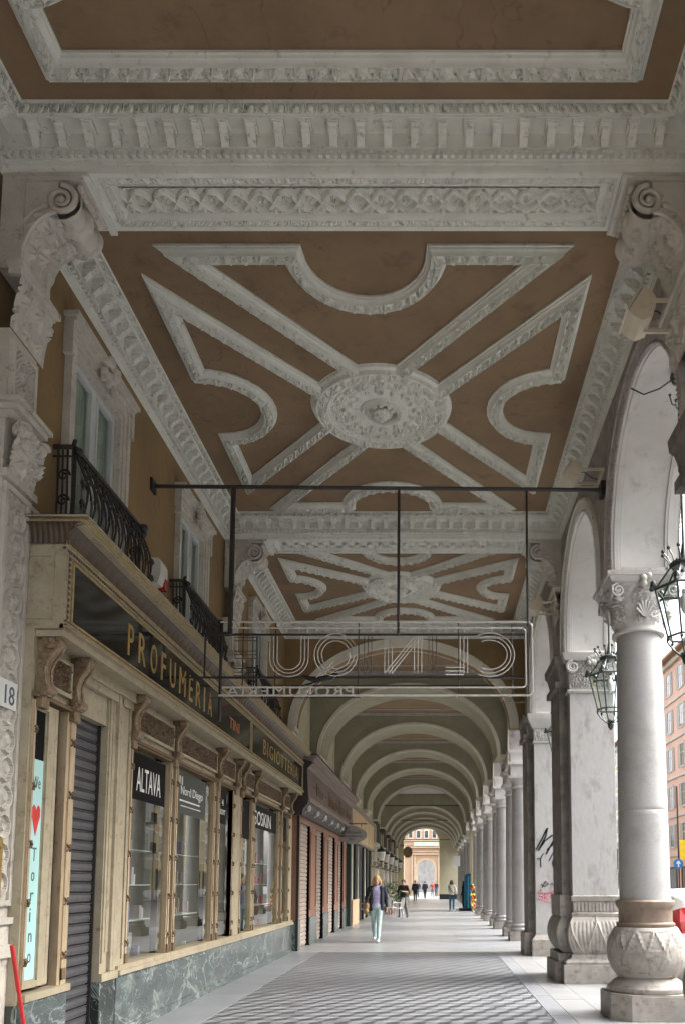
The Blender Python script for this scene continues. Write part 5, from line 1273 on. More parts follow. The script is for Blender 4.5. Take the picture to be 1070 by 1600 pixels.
# ================================================================== ALARM BOX, PLATES, POLES
t = thing('alarm_box', 'white alarm siren box with a red lens on the ochre wall', 'alarm', (XL, 9.95, 5.3))
m = MB(); pts = [(XL+.001, 5.28), (XL+.09, 5.30), (XL+.12, 5.42), (XL+.12, 5.56), (XL+.09, 5.62), (XL+.001, 5.63)]; m.prism(pts, 1, 9.86, 10.13); m.build('housing', 'white', t)
m = MB(); m.box(XL+.02, XL+.122, 10.04, 10.135, 5.275, 5.42); m.build('red_lens', 'redl', t)
t = thing('house_number', 'white enamel house number plate reading 18 on the carved pilaster', 'plate', (XP, 6.3, 3.05))
m = MB(); m.box(XP+.03, XP+.042, 6.15, 6.42, 2.94, 3.16); m.build('plate', 'white', t); m = MB(); put_text(m, '18', (XP+.043, 6.24, 2.97), (0, 1, 0), (0, 0, 1), .14, .15, .003); m.build('number', 'slate', t)
t = thing('brass_plate', 'engraved brass name plate low on the carved pilaster', 'plate', (XP, 6.2, 1.7))
m = MB(); m.box(XP+.03, XP+.042, 5.95, 6.33, 1.44, 1.92); m.build('plate', 'brass', t); m = MB()
for q in range(6): m.box(XP+.042, XP+.044, 5.98, 6.30-.04*(q % 2), 1.84-.07*q, 1.86-.07*q)
m.build('engraving', 'bronze', t)
m = MB(); m.tube([(-3.13, 6.15, 1.12), (-3.10, 6.50, .05)], .016, 8); o = m.build('red_pole', 'redp', smooth='auto'); solo(o, 'red pole leaning against the foot of the pilaster', 'pole')
t = thing('warning_stand', 'yellow plastic floor stand at the foot of the pilaster', 'floor sign', (-3.16, 6.02, 0))
m = MB(); m.prism([(-3.30, .012), (-3.10, .012), (-3.16, .30), (-3.24, .30)], 1, 5.98, 6.0); m.prism([(-3.30, .012), (-3.10, .012), (-3.16, .30), (-3.24, .30)], 1, 6.10, 6.12); m.build('board', 'yellowp', t); m = MB(); m.tube([(-3.2, 5.99, .30), (-3.2, 6.11, .30)], .012, 6); m.build('hinge', 'black', t)

# ================================================================== NEON SIGN
YS = 9.8
t = thing('support_bar', 'long black bar across the arcade with three hanging rods', 'bar', (-.7, YS, 6.5))
m = MB(); m.tube([(XL, YS, 6.52), (XR, YS, 6.47)], .024, 6); m.box(XR-.06, XR, YS-.08, YS+.08, 6.38, 6.56); m.box(XL, XL+.03, YS-.08, YS+.08, 6.44, 6.60); m.build('crossbar', 'iron', t)
for x, z, r in ((-2.50, 4.62, .032), (-.44, 4.60, .018), (1.15, 4.72, .014)):
    m = MB(); m.tube([(x, YS, 6.50), (x, YS, z)], r, 6); m.build('hanging_rod', 'iron', t)
N_ = thing('neon_sign', 'unlit neon tube sign seen from behind, reading CLINIQUE PROFUMERIA in mirror writing', 'sign', (-.7, YS, 4.3))
def xz(px, v): return ((px-678)/1280*YS*(1+.0987*.0)*.995*(1+((1380-v)/1292.5/(1-.0987*(1380-v)/1292.5))*.0987), 1.58+YS*((1380-v)/1292.5/(1-.0987*(1380-v)/1292.5)))
def rrect(x0, x1, z0, z1, r, y):
    P = [(x0, z0)]
    P = [(x0, z0), (x1-r, z0)]+[(x1-r+r*math.sin(R(a)), z0+r-r*math.cos(R(a))) for a in (22, 45, 67, 90)]+[(x1, z1-r)]+[(x1-r+r*math.cos(R(a)), z1-r+r*math.sin(R(a))) for a in (22, 45, 67, 90)]+[(x0, z1)]
    return [(p[0], y, p[1]) for p in P]
m = MB()
m.tube(rrect(-2.62, 1.20, 3.855, 4.775, .06, YS), .0125, 6); m.tube(rrect(-2.58, 1.12, 3.955, 4.70, .05, YS), .011, 6)
m.build('border_tube', 'neon', N_, smooth='auto')
m = MB()
for z, r, x0, x1 in ((4.63, .014, -2.80, 1.12), (4.09, .016, -2.66, 1.14)): m.tube([(x0, YS+.05, z), (x1, YS+.05, z)], r, 6)
for x in (-2.62, -2.35, -1.95, -.93, .30, .96, 1.16): m.tube([(x, YS+.06, 4.80), (x, YS+.06, 3.84)], .008, 5)
m.tube([(-2.62, YS+.06, 4.80), (-2.62, YS+.06, 3.55)], .02, 5); m.tube([(-2.80, YS, 4.62), (-2.5, YS, 4.62)], .03, 5)
m.tube([(-1.95, YS+.03, 3.99), (-.30, YS+.03, 3.985)], .006, 5); m.tube([(-2.75, YS+.03, 3.83), (-.9, YS+.03, 3.835)], .006, 5)
m.tube([(XL, YS, 4.60), (-2.80, YS, 4.62)], .018, 5); m.tube([(XL, YS, 4.08), (-2.66, YS+.05, 4.09)], .014, 5); m.tube([(-2.80, YS, 4.62), (-2.80, YS, 4.08)], .012, 5)
m.build('sign_frame', 'iron', N_, smooth='auto')
m = MB(); lz, hz = 4.13, 4.59; H_ = hz-lz
def L_(x, strokes, w_, mi=0, r=.0062):
    for off in (-.045, 0, .045):
        for s_ in strokes:
            pts = [(x+(p[0])*w_+off*p[2]-0, YS-.01, lz+p[1]*H_+off*p[3]) for p in s_]
            m.tube(pts, r, 5, mi)
def arc4(cx, cz, rx, rz, a0, a1, n=16): return [(cx+rx*math.cos(R(a0+(a1-a0)*i/n)), cz+rz*math.sin(R(a0+(a1-a0)*i/n)), math.cos(R(a0+(a1-a0)*i/n)), math.sin(R(a0+(a1-a0)*i/n))) for i in range(n+1)]
L_(.55, [arc4(.30, .5, .62, .5, 118, -118)], .42)                                   # C mirrored, opens to the left
L_(.36, [[(0, 1, 1, 0), (0, .0, 1, 0)]], .3); L_(.36, [[(0, .06, 0, 1), (-.75, .06, 0, 1)]], .3, 0, .007)   # L mirrored
L_(-.02, [[(0, 1, 1, 0), (0, 0, 1, 0)]], .3, 1)                                      # I
L_(-.20, [[(0, 1, 1, 0), (0, 0, 1, 0)], [(0, 1, 1, 0), (-1, 0, 1, 0)], [(-1, 0, 1, 0), (-1, 1, 1, 0)]], .36)   # N mirrored
L_(-.81, [[(0, 1, 1, 0), (0, 0, 1, 0)]], .3, 1)                                      # I
L_(-1.20, [arc4(0, .5, .5, .48, 0, 360, 28)], .44); L_(-1.27, [[(0, .22, 1, 1), (-.4, -.02, 1, 1)]], .3)   # Q mirrored
L_(-1.77, [[(.5, 1, 1, 0)]+arc4(0, .40, .5, .40, 0, -180, 14)+[(-.5, 1, -1, 0)]], .38)   # U
L_(-2.17, [[(0, 1, 1, 0), (0, 0, 1, 0)]], .3, 1); 
for zz in (.98, .5, .03): L_(-2.17, [[(0, zz, 0, 1), (-.9, zz, 0, 1)]], .3, 1, .006)  # E mirrored
m.build('letter_tubes', ['neon', 'neond'], N_, smooth='auto', label='triple glass tubes forming mirrored CLINIQUE')
m = MB(); put_text(m, 'PROFUMERIA', (-.98, YS, 3.845), (-1, 0, 0), (0, 0, 1), 1.55, .125, -.01, spacing=1.15); m.build('small_lettering', 'neonl', N_, label='thin mirrored PROFUMERIA line')
m = MB(); m.tube([(-1.62, YS+.03, 4.10), (-1.45, YS+.05, 4.06), (-1.25, YS+.04, 4.09), (-1.18, YS+.02, 4.15)], [.02, .04, .04, .03], 6); m.tube([(-1.62, YS+.03, 3.98), (-1.35, YS+.04, 4.06)], .01, 5); m.tube([(.55, YS, 4.13), (.62, YS, 4.3), (.74, YS, 4.42)], .003, 4); m.build('cable_bundle', 'black', N_, smooth='auto')

# ================================================================== FLOODLIGHTS
def floodlight(loc):
    t = thing('floodlight', 'x', 'floodlight', (0, 0, 0), 'beige floodlights above the columns')
    m = MB()  # housing: wedge box tilted, pointing up-left to the ceiling
    P = [(-.20, -.07), (-.24, .0), (-.02, .19), (.06, .17), (.085, .02), (-.02, -.13), (-.14, -.14)]
    a = R(18); P = [(p[0]*math.cos(a)-p[1]*math.sin(a), p[0]*math.sin(a)+p[1]*math.cos(a)) for p in P]
    m.prism([(p[0], p[1]) for p in P], 1, -.17, .17)
    m.prism([(p[0]*.5+.02, p[1]*.5) for p in P], 1, -.20, .20); m.build('housing', 'beige', t)
    m = MB(); c, s = math.cos(a), math.sin(a)
    e = [(-.245, .0), (-.015, .205), (-.03, .22), (-.262, .012)]; m.prism([(p[0]*c-p[1]*s, p[0]*s+p[1]*c) for p in e], 1, -.19, .19); m.build('front_rim', 'beige', t)
    m = MB()
    for y in (-.215, .215): m.box(-.02, .40, y-.006, y+.006, -.02, .025)
    m.box(.36, .40, -.22, .22, -.03, .035); m.box(-.03, .30, -.012, .012, -.20, -.165); m.box(.27, .40, -.02, .02, -.2, -.15); m.build('bracket', 'beige', t)
    m = MB(); m.tube([(.05, .1, .1), (.15, .12, .14), (.25, .12, .05), (.38, .12, .0)], .008, 5); m.build('cable', 'black', t)
    t.location = loc; return t
f0 = floodlight((XR-.42, 6.75, 6.42)); f0['label'] = 'large beige floodlight beside the near right bracket'
f0.scale = (.82, .82, .82); f0.location = (XR-.30, 6.62, 6.46)
dup(f0, (XR-.33, 9.94, 6.72), 'beige floodlight at the right end of the black bar')
dup(f0, (XR-.33, 13.7, 6.33), 'beige floodlight above the square pier, under the second beam')
dup(f0, (XR-.33, 18.9, 5.95), 'small beige floodlight at the foot of the first vault arch')

# ================================================================== STREET LANTERNS hanging in the arches
def lantern():
    t = thing('hanging_lantern', 'x', 'lantern', (0, 0, 0), 'hexagonal lanterns hanging in the street arches')
    n = 6
    def ring(r, z, ph=0): return [(r*math.cos(2*PI*k/n+ph), r*math.sin(2*PI*k/n+ph), z) for k in range(n)]
    top, bot = ring(.30, .62), ring(.185, .12); roof = ring(.13, .86)
    m = MB()
    for k in range(n):
        m.tube([top[k], bot[k]], .011, 5); m.tube([top[k], top[(k+1) % n]], .016, 5); m.tube([bot[k], bot[(k+1) % n]], .013, 5); m.tube([roof[k], roof[(k+1) % n]], .012, 5); m.tube([top[k], roof[k]], .010, 5)
        b = np.array(bot[k]); m.tube([b, b*[1.05, 1.05, 1]+[0, 0, -.05], b*[.75, .75, 1]+[0, 0, -.13], b*[.35, .35, 1]+[0, 0, -.19], (0, 0, -.10)], .010, 5)
        tt = np.array(top[k]); m.ball(tt*[1.07, 1.07, 1]+[0, 0, .04], .035, n=5, sc_=(1, 1, 1.6)); m.ball(tt*[1.12, 1.12, 1]+[0, 0, .0], .028, n=5)
        m.ball((b[0], b[1], b[2]-.03), .02, n=4)
    for k in range(12):
        a = 2*PI*k/12; m.tube([(.13*math.cos(a), .13*math.sin(a), .87), (.16*math.cos(a), .16*math.sin(a), .95), (.20*math.cos(a), .20*math.sin(a), 1.0)], .008, 4); m.ball((.21*math.cos(a), .21*math.sin(a), 1.02), .022, n=5)
    m.lathe([(.13, .86), (.15, .88), (.14, .90), (.06, .93), (.03, 1.0), (.02, 1.1)], 0, 0, 12)
    m.lathe([(.01, -.18), (.035, -.15), (.05, -.10), (.03, -.07), (.06, -.05), (.02, -.02)], 0, 0, 10)
    m.build('lantern_frame', 'irong', t, smooth='auto')
    m = MB()
    for k in range(n):
        k2 = (k+1) % n; m.add([top[k], top[k2], bot[k2], bot[k]], [(0, 1, 2, 3)]); m.add([top[k], top[k2], roof[k2], roof[k]], [(0, 1, 2, 3)])
    m.build('lantern_glass', 'glassl', t)
    m = MB(); m.lathe([(.02, .58), (.045, .54), (.05, .48), (.035, .40), (.01, .36)], 0, 0, 12); m.lathe([(.03, .62), (.03, .58)], 0, 0, 10); m.build('bulb', 'white', t, smooth='auto')
    m = MB(); m.tube([(0, 0, 1.08), (0, 0, 2.86)], .014, 6); m.lathe([(.02, 2.84), (.06, 2.86), (.085, 2.92), (.07, 2.97), (.03, 2.985)], 0, 0, 14)
    for k in range(4): a = k*PI/2; m.tube([(.01*math.cos(a), .01*math.sin(a), 2.60), (.07*math.cos(a), .07*math.sin(a), 2.62), (.09*math.cos(a), .09*math.sin(a), 2.70)], .008, 4); m.ball((.09*math.cos(a), .09*math.sin(a), 2.72), .018, n=4)
    m.ball((0, 0, 1.9), .03, n=6, sc_=(1, 1, 1.5)); m.build('hanging_rod', 'irong', t, smooth='auto')
    return t
la = lantern(); la.location = (2.56, 8.12, 3.95); la['label'] = 'nearest dark hexagonal lantern, cut by the right edge'
dup(la, (2.56, 11.71, 3.97), 'dark hexagonal lantern left of the round column, in the second arch'); dup(la, (2.56, 16.19, 3.97), 'dark lantern mostly hidden behind the square pier')
dup(la, (2.56, 3.7, 3.95), 'dark hexagonal lantern beside the viewpoint')
# cable looped on the arch
m = MB(); m.tube([(XR-.02, 8.3, 6.86), (XR+.1, 8.25, 6.76), (XR+.25, 8.18, 6.78), (2.52, 8.12, 6.86)], .008, 5); solo(m.build('cable', 'black', smooth='auto'), 'thin black cable running along the near arch to the lantern rod', 'cable')

# wall lanterns down the left wall
def wall_lantern():
    t = thing('wall_lantern', 'x', 'lantern', (0, 0, 0), 'wall lanterns on curved arms down the left side')
    m = MB(); m.tube([(-.7, 0, -.25), (-.5, 0, -.55), (-.2, 0, -.62), (0, 0, -.45), (0, 0, -.3)], .025, 6); m.tube(spiral((-.35, 0, -.42), .12, 1.3, (1, 0, 0), (0, 0, 1), 16), .018, 5)
    m.lathe([(.24, .22), (.26, .25), (.17, .36), (.06, .42), (.03, .52)], 0, 0, 8); m.lathe([(.05, -.33), (.12, -.28), (.14, -.25)], 0, 0, 8); m.build('lantern_frame', 'iron', t)
    m = MB(); m.lathe([(.135, -.25), (.235, .215)], 0, 0, 8); m.build('lantern_glass', 'milk', t); return t
wl = wall_lantern(); wl.location = (-2.78, 43.2, 3.0); wl['label'] = 'largest and nearest of the wall lanterns over the cafe chairs'
for k, (y, l) in enumerate(((47.2, 'second'), (52.8, 'third'), (58.8, 'fourth'), (66.0, 'fifth and farthest'))): dup(wl, (-2.78, y, 3.0), l+' of the wall lanterns counted from the nearest one')
# ================================================================== STREET SIDE
def facade(name, label, x, y0, y1, h, mt, floors, bayw, trim='white', balc=False, roof=True):
    t = thing(name, label, 'building', (x, (y0+y1)/2, 0), 'buildings across the street')
    m = MB(); m.box(x, x+12, y0, y1, -.14, h); m.build('wall', mt, t)
    if roof:
        m = MB(); m.box(x-.9, x+12, y0-.6, y1+.6, h, h+.25); m.prism([(x-.9, h+.251), (x+6, h+2.6), (x+12.5, h+.251)], 1, y0-.6, y1+.6); m.build('roof', 'roof', t)
    m = MB(); 
    for k in range(floors): m.box(x-.12, x, y0, y1, 4.2+(h-4.4)/floors*k-.15, 4.2+(h-4.4)/floors*k+.05)
    m.box(x-.35, x, y0, y1, h-.45, h-.02); m.box(x-.08, x, y0, y1, -.1, .8); m.build('cornice', trim, t)
    n = int((y1-y0)/bayw); st = (y1-y0)/n; fh = (h-4.4)/floors
    for k in range(floors):
        for i in range(n):
            yc = y0+(i+.5)*st; z0 = 4.2+fh*k+.75; z1 = z0+min(2.0, fh*.62)
            if name == 'pink_building':
                m = MB(); m.box(x-.06, x-.02, yc-1.25, yc-.74, z0-.05, z1+.05); m.box(x-.06, x-.02, yc+.74, yc+1.25, z0-.05, z1+.05); m.build('shutters', 'postc', t)
            m = MB(); fr4_(m, x-.07, x+.02, yc-.72, yc+.72, z0-.15, z1+.18, .16); f = m.build('window', trim, t)
            m = MB(); m.box(x-.03, x-.01, yc-.56, yc+.56, z0, z1); m.build('pane', 'glassd', f)
            m = MB(); m.box(x-.045, x-.03, yc-.03, yc+.03, z0, z1); m.box(x-.045, x-.03, yc-.56, yc+.56, z0+(z1-z0)*.6, z0+(z1-z0)*.6+.05); m.build('glazing_bar', trim, f)
            if balc and k in (0, 1, 2):
                m = MB(); m.box(x-.8, x, yc-.95, yc+.95, z0-.30, z0-.16)
                for q in range(17): m.box(x-.78, x-.75, yc-.9+q*.11, yc-.88+q*.11, z0-.16, z0+.80)
                m.box(x-.80, x-.74, yc-.92, yc+.92, z0+.80, z0+.85); m.build('balcony', 'iron', t)
    for i in range(n):
        yc = y0+(i+.5)*st; m = MB(); m.box(x-.05, x-.02, yc-1.0, yc+1.0, 0, 2.9); f = m.build('shop_window', 'glassd', t); m = MB(); fr4_(m, x-.10, x, yc-1.15, yc+1.15, -.05, 3.1, .15); m.build('window_frame', 'darkw', f)
def fr4_(m, x0, x1, a, b, c, d, t): m.box(x0, x1, a, a+t, c, d); m.box(x0, x1, b-t, b, c, d); m.box(x0, x1, a+t, b-t, c, c+t); m.box(x0, x1, a+t, b-t, d-t, d)
facade('pink_building', 'tall salmon pink building with clay roof edge beyond the round column', 22.5, 56.5, 79, 22.5, 'pink', 5, 3.6, 'greyb')
facade('grey_building', 'pale grey building with dark balconies, left of the pink one', 23.6, 79.8, 88, 17, 'greyb', 4, 3.4, 'white', True)
facade('ochre_building', 'long yellow ochre building at the far end of the street, mirrored in the shop windows', 23.6, 88.6, 132, 19, 'yellowb', 5, 3.6, 'white')
facade('yellow_building', 'yellow rendered building across the street, reflected in the shop windows', 22.5, 22, 56, 16, 'yellowb', 4, 3.6, 'white')
facade('cream_building', 'cream building across the street beside the viewpoint, outside the picture', 22.5, -24, 21.4, 15, 'greyb', 4, 3.9, 'white', True)
# far side pavement
m = MB(); m.box(19.5, 22.4, -24, 104, -.139, -.01); m.build('far_pavement', 'slabl', kind='structure')
# posts and signs
t = thing('lamp_post', 'tall grey brown street post standing between the square pier and the round column', 'post', (4.38, 20, -.14))
m = MB(); m.lathe([(.14, -.138), (.14, .3), (.10, .4), (.09, .5), (.08, 6.0), (.07, 9.5)], 4.38, 20, 14); m.build('post', 'postc', t, smooth='auto'); m = MB(); m.lathe([(.11, 1.0), (.12, 1.05), (.11, 1.1)], 4.38, 20, 14); m.box(4.30, 4.46, 19.88, 19.92, 1.9, 2.4); m.build('collar', 'iron', t)
t = thing('road_sign', 'round blue sign with a white arrow on a thin pole by the pink building', 'sign', (14.9, 50, -.14))
m = MB(); m.tube([(14.9, 50, -.13), (14.9, 50, 7.5)], .05, 8); m.build('pole', 'iron', t)
m = MB(); k = [(14.85+.30*math.cos(a), 2.75+.30*math.sin(a)) for a in np.linspace(0, 2*PI, 25)[:-1]]; m.prism(k, 1, 49.92, 49.95); s_ = m.build('sign_disc', 'signblue', t)
m = MB(); m.prism([(14.82, 2.55), (14.88, 2.55), (14.88, 2.78), (14.97, 2.72), (14.97, 2.80), (14.85, 2.94), (14.73, 2.80), (14.73, 2.72), (14.82, 2.78)], 1, 49.90, 49.919); m.build('arrow', 'white', s_)
m = MB(); m.box(14.98, 15.42, 49.95, 49.98, 3.0, 4.2); m.build('yellow_plate', 'yellowp', t)
m = MB(); m.box(14.0, 14.6, 51.0, 51.1, 1.7, 3.9); m.box(14.27, 14.33, 51.0, 51.06, -.13, 1.7); solo(m.build('notice_board', 'iron'), 'dark street notice panel left of the blue arrow sign', 'notice board')
t = thing('railing', 'low grey metal railing beyond the white car', 'railing', (9.5, 36, -.14)); m = MB()
for q in range(60): m.box(8.0+.15*q, 8.02+.15*q, 36, 36.02, -.13, 1.0)
m.build('bars', 'steel', t); m = MB(); m.box(8, 17, 35.98, 36.04, 1.0, 1.05); m.box(8, 17, 35.98, 36.04, 0.0, .05); m.build('rails', 'steel', t)
# white car parked nose away, rear towards the camera
def car(x, y, label, rz=0):
    t = thing('parked_car', label, 'car', (0, 0, 0), 'white cars on the street')
    W_, L_ = .88, 4.05
    # body side profile sections along length s: (s, zbottom, zbelt, ztop, halfwidth, tophalf)
    S = [(0.00, .42, .78, .80, .74, .60), (.05, .26, .86, .92, .82, .66), (.16, .20, .92, 1.22, .86, .66), (.38, .19, .95, 1.42, .88, .66), (.80, .19, .96, 1.49, .88, .68), (1.5, .19, .95, 1.51, .88, .68), (2.1, .19, .94, 1.46, .88, .66), (2.6, .19, .93, 1.25, .87, .64), (2.95, .19, .92, .97, .86, .70), (3.5, .20, .84, .88, .84, .70), (3.9, .26, .70, .76, .78, .62), (4.05, .36, .58, .62, .66, .52)]
    m = MB(); rows = []
    for s, zb, zl, zt, hw, tw in S:
        r = []
        for u, z in ((-hw*.86, zb), (-hw*.97, zb+.10), (-hw, (zb+zl)/2), (-hw*.985, zl-.04), (-hw*.95, zl), (-tw-.02, zt-.08 if zt-zl > .1 else zt-.01), (-tw*.82, zt-.01), (0, zt+.02), (tw*.82, zt-.01), (tw+.02, zt-.08 if zt-zl > .1 else zt-.01), (hw*.95, zl), (hw*.985, zl-.04), (hw, (zb+zl)/2), (hw*.97, zb+.10), (hw*.86, zb)): r.append((u, s, z))
        rows.append(r)
    A_ = np.array(rows); m.grid(A_[:, :, 0], A_[:, :, 1], A_[:, :, 2]); m.add([p for p in rows[0]], [tuple(range(15))]); m.add([p for p in rows[-1]], [tuple(range(15))])
    b = m.build('body', 'carw', t, smooth='auto')
    m = MB(); e = .012
    for sx in (-1, 1):
        m.add([(sx*(.87+e), .55, 1.0), (sx*(.87+e), 2.75, .98), (sx*(.70+e), 2.35, 1.30), (sx*(.70+e), .75, 1.38)], [(0, 1, 2, 3)])
    m.add([(-.56, .135-e*2, 1.0), (.60, .145-e*2, .98), (.52, .345-e*2, 1.34), (-.52, .345-e*2, 1.34)], [(0, 1, 2, 3)])
    m.add([(-.62, 2.93, 1.0), (.62, 2.93, 1.0), (.56, 2.55, 1.32), (-.56, 2.55, 1.32)], [(0, 1, 2, 3)]); m.build('windows', 'glassd', t)
    for sx in (-1, 1):
        m = MB(); m.grid(*[np.array(q) for q in ([[sx*.66, sx*.80, sx*.885], [sx*.69, sx*.83, sx*.90], [sx*.68, sx*.80, sx*.88]], [[.035, .05, .22], [.03, .045, .24], [.10, .13, .30]], [[.90, .90, .92], [1.06, 1.06, 1.06], [1.26, 1.24, 1.20]])]); m.build('rear_light', 'redl', t)
        for yy in (.75, 3.25):
            m = MB(); k = np.linspace(0, 2*PI, 25)[:-1]; m.prism([(yy+.31*math.cos(a), .17+.31*math.sin(a)) for a in k], 0, sx*.70-.001, sx*.895); w_ = m.build('wheel', 'rubber', t); m = MB(); m.prism([(yy+.20*math.cos(a), .17+.20*math.sin(a)) for a in k], 0, sx*.89, sx*.90); m.build('rim', 'steel', w_)
    m = MB(); m.box(-.80, .80, -.05, .05, .30, .48); m.build('bumper', 'carw', t); m = MB(); m.box(-.26, .26, -.056, -.05, .50, .61) if False else m.box(-.26, .26, -.02, .03, .62, .73); m.build('number_plate', 'white', t); m = MB(); m.box(-.74, -.60, -.058, -.05, .34, .38); m.box(.60, .74, -.058, -.05, .34, .38); m.build('reflector', 'redl', t)
    t.location = (x, y, -.14); t.rotation_euler.z = rz; t.scale = (1, 1, 1.08); return t
c1 = car(4.50, 12.3, 'white parked car behind the round column, red rear lamp showing')
m = MB(); m.box(-.62, .62, .26, .40, 1.40, 1.49); tx = m.build('roof_sign', 'white', c1, label='white strip with red letters on the rear roof edge'); m = MB(); put_text(m, 'TAXI', (-.58, .256, 1.415), (1, 0, 0), (0, 0, 1), .36, .06, .004); m.build('roof_lettering', 'redp', tx)
dup(c1, (4.3, 5.2, -.14), 'white parked car beside the viewpoint, seen in the window reflections'); dup(c1, (4.3, 24.5, -.14), 'white parked car farther along the kerb')

# ================================================================== PLANTS, CAFE CHAIRS, STALL
def bush(x, y, r, h, label):
    t = thing('potted_shrub', label, 'plant', (x, y, 0))
    m = MB(); m.lathe([(.22, .013), (.30, .35), (.32, .36), (.32, .42), (.26, .42)], x, y, 14); m.build('pot', 'pot', t)
    m = MB(); n = 1400; P = rng.normal(size=(n, 3)); P /= np.linalg.norm(P, axis=1)[:, None]; rad = rng.uniform(.35, 1.0, n)**.5*(1+.18*np.sin(P[:, 0]*7+P[:, 2]*5))
    C = P*rad[:, None]*[r, r, h/2]+[x, y, .42+h/2]
    for c in C:
        a = rng.normal(size=3); a /= np.linalg.norm(a); b_ = np.cross(a, rng.normal(size=3)); b_ /= np.linalg.norm(b_)
        m.add([c, c+a*.035+b_*.02, c+a*.075, c+a*.035-b_*.02], [(0, 1, 2, 3)])
    m.build('foliage', 'leaf', t)
bush(-2.25, 41.5, .62, 1.25, 'round green shrub in a pot behind the man in the black shirt')
bush(-1.95, 52, .45, .9, 'smaller green shrub farther down the left side')
def chair(label=''):
    t = thing('cafe_chair', label, 'chair', (0, 0, 0), 'white cafe chairs on the left side')
    m = MB(); m.lathe([(.20, .43), (.215, .445), (.20, .46)], 0, 0, 18); m.build('seat', 'white', t)
    for sx in (-1, 1):
        for sy in (-1, 1):
            m = MB(); m.tube([(sx*.15, sy*.15, .44), (sx*.19, sy*.19, .22), (sx*.22, sy*.22, .012)], .013, 6); m.build('leg', 'white', t)
    m = MB(); m.tube([(-.20, .17, .44), (-.23, .22, .70), (-.18, .25, .86), (0, .26, .92), (.18, .25, .86), (.23, .22, .70), (.20, .17, .44)], .014, 6)
    for k in range(5): m.tube([(-.12+.06*k, .185, .44), (-.12+.06*k, .25, .88)], .008, 5)
    m.build('backrest', 'white', t)
    for sx in (-1, 1):
        m = MB(); m.tube([(sx*.23, .22, .68), (sx*.27, .05, .69), (sx*.25, -.15, .67), (sx*.19, -.17, .44)], .012, 6); m.build('armrest', 'white', t)
    return t
ch = chair('white cafe chair just right of the walking woman'); ch.location = (-1.96, 38.0, .012); ch.rotation_euler.z = R(150)
dup(ch, (-1.62, 36.9, .012), 'white cafe chair nearest to the man in the black shirt', R(-70)); dup(ch, (-3.02, 35.6, .012), 'white cafe chair left of the walking woman, by the cafe wall', R(100)); dup(ch, (-2.4, 40.2, .012), 'white cafe chair in front of the potted shrub', R(200))
# blue cloth stall / draped stand by the columns
t = thing('draped_stand', 'tall narrow stand draped in blue cloth beside the columns', 'stand', (2.02, 47.2, 0))
m = MB(); th = np.linspace(0, 2*PI, 60)[:, None]; zz = np.linspace(.02, 2.0, 20)[None]; rr_ = .22+.03*np.sin(th*9)+.03*(2-zz); m.grid(1.98+rr_*np.cos(th), 47.2+rr_*np.sin(th), zz+0*th); m.ball((1.98, 47.2, 2.0), .22, n=8, sc_=(1, 1, .5)); m.build('cloth_drape', 'bluecloth', t, smooth=True)
m = MB(); m.box(1.35, 2.2, 46.6, 47.0, .012, .16); m.build('dark_case', 'navy_knit', t)
m = MB(); m.box(1.20, 1.38, 46.5, 46.75, .012, .20); solo(m.build('white_box', 'white'), 'small white box on the floor beside the draped stand', 'box')
t = thing('toy_stand', 'small yellow and red display behind the blue drape', 'stand', (2.1, 44.6, 0)); m = MB(); m.lathe([(.03, .012), (.10, .05), (.02, .10), (.02, 1.1)], 2.10, 44.5, 8); m.build('stem', 'steel', t)
m = MB()
for q in range(40): m.ball((2.10+random.uniform(-.12, .12), 44.5+random.uniform(-.12, .12), random.uniform(.25, 1.5)), random.uniform(.04, .08), q % 3, n=5)
m.build('toys', ['yellowp', 'redp', 'leaf'], t)
m = MB(); m.box(2.06, 2.12, 35.0, 35.9, 2.0, 2.5) if False else m.box(2.70, 2.75, 35.9, 36.6, 2.3, 3.3); solo(m.build('red_sign', 'redp'), 'small red panel glimpsed between the slim columns', 'sign')
m = MB(); m.box(1.60, 2.3, 70.0, 70.08, 3.0, 3.9); solo(m.build('pale_sign', 'white'), 'small pale sign hanging by the far columns', 'sign')
# hanging disc sign at the far opening
m = MB(); k = np.linspace(0, 2*PI, 25)[:-1]; m.prism([(-2.55+.45*math.cos(a), 4.55+.55*math.sin(a)) for a in k], 1, 79.2, 79.3); t = thing('hanging_sign', 'brown oval sign hanging at the left of the far opening', 'sign', (-2.55, 79.2, 4.5)); m.build('oval_board', 'bronzel', t); m = MB(); m.tube([(-3.3, 79.25, 5.15), (-2.1, 79.25, 5.15)], .03, 5); m.build('bracket_arm', 'iron', t)

# ================================================================== PEOPLE
def remesh(m, name, mt, parent, vox, extra=None, label=None):
    o = m.build(name+'_tmp', mt); md = o.modifiers.new('r', 'REMESH'); md.mode = 'VOXEL'; md.voxel_size = vox
    sm = o.modifiers.new('s', 'SMOOTH'); sm.iterations = 3; sm.factor = .5
    dg = bpy.context.evaluated_depsgraph_get(); me = bpy.data.meshes.new_from_object(o.evaluated_get(dg))
    V = [v.co[:] for v in me.vertices]; F_ = [tuple(p.vertices) for p in me.polygons]
    bpy.data.objects.remove(o); bpy.data.meshes.remove(me)
    q = MB(); q.add(V, F_)
    if extra is not None and extra.n:
        q.add(np.concatenate(extra.v), extra.f)
    r = q.build(name, mt, parent, smooth=True, label=label); return r
def cap(m, a, b, ra, rb, flat=1.0, n=10):
    a = np.array(a, float); b = np.array(b, float); k = 5
    m.tube([a+(b-a)*i/k for i in range(k+1)], [ra+(rb-ra)*i/k for i in range(k+1)], n); m.ball(a, ra, n=8); m.ball(b, rb, n=8)
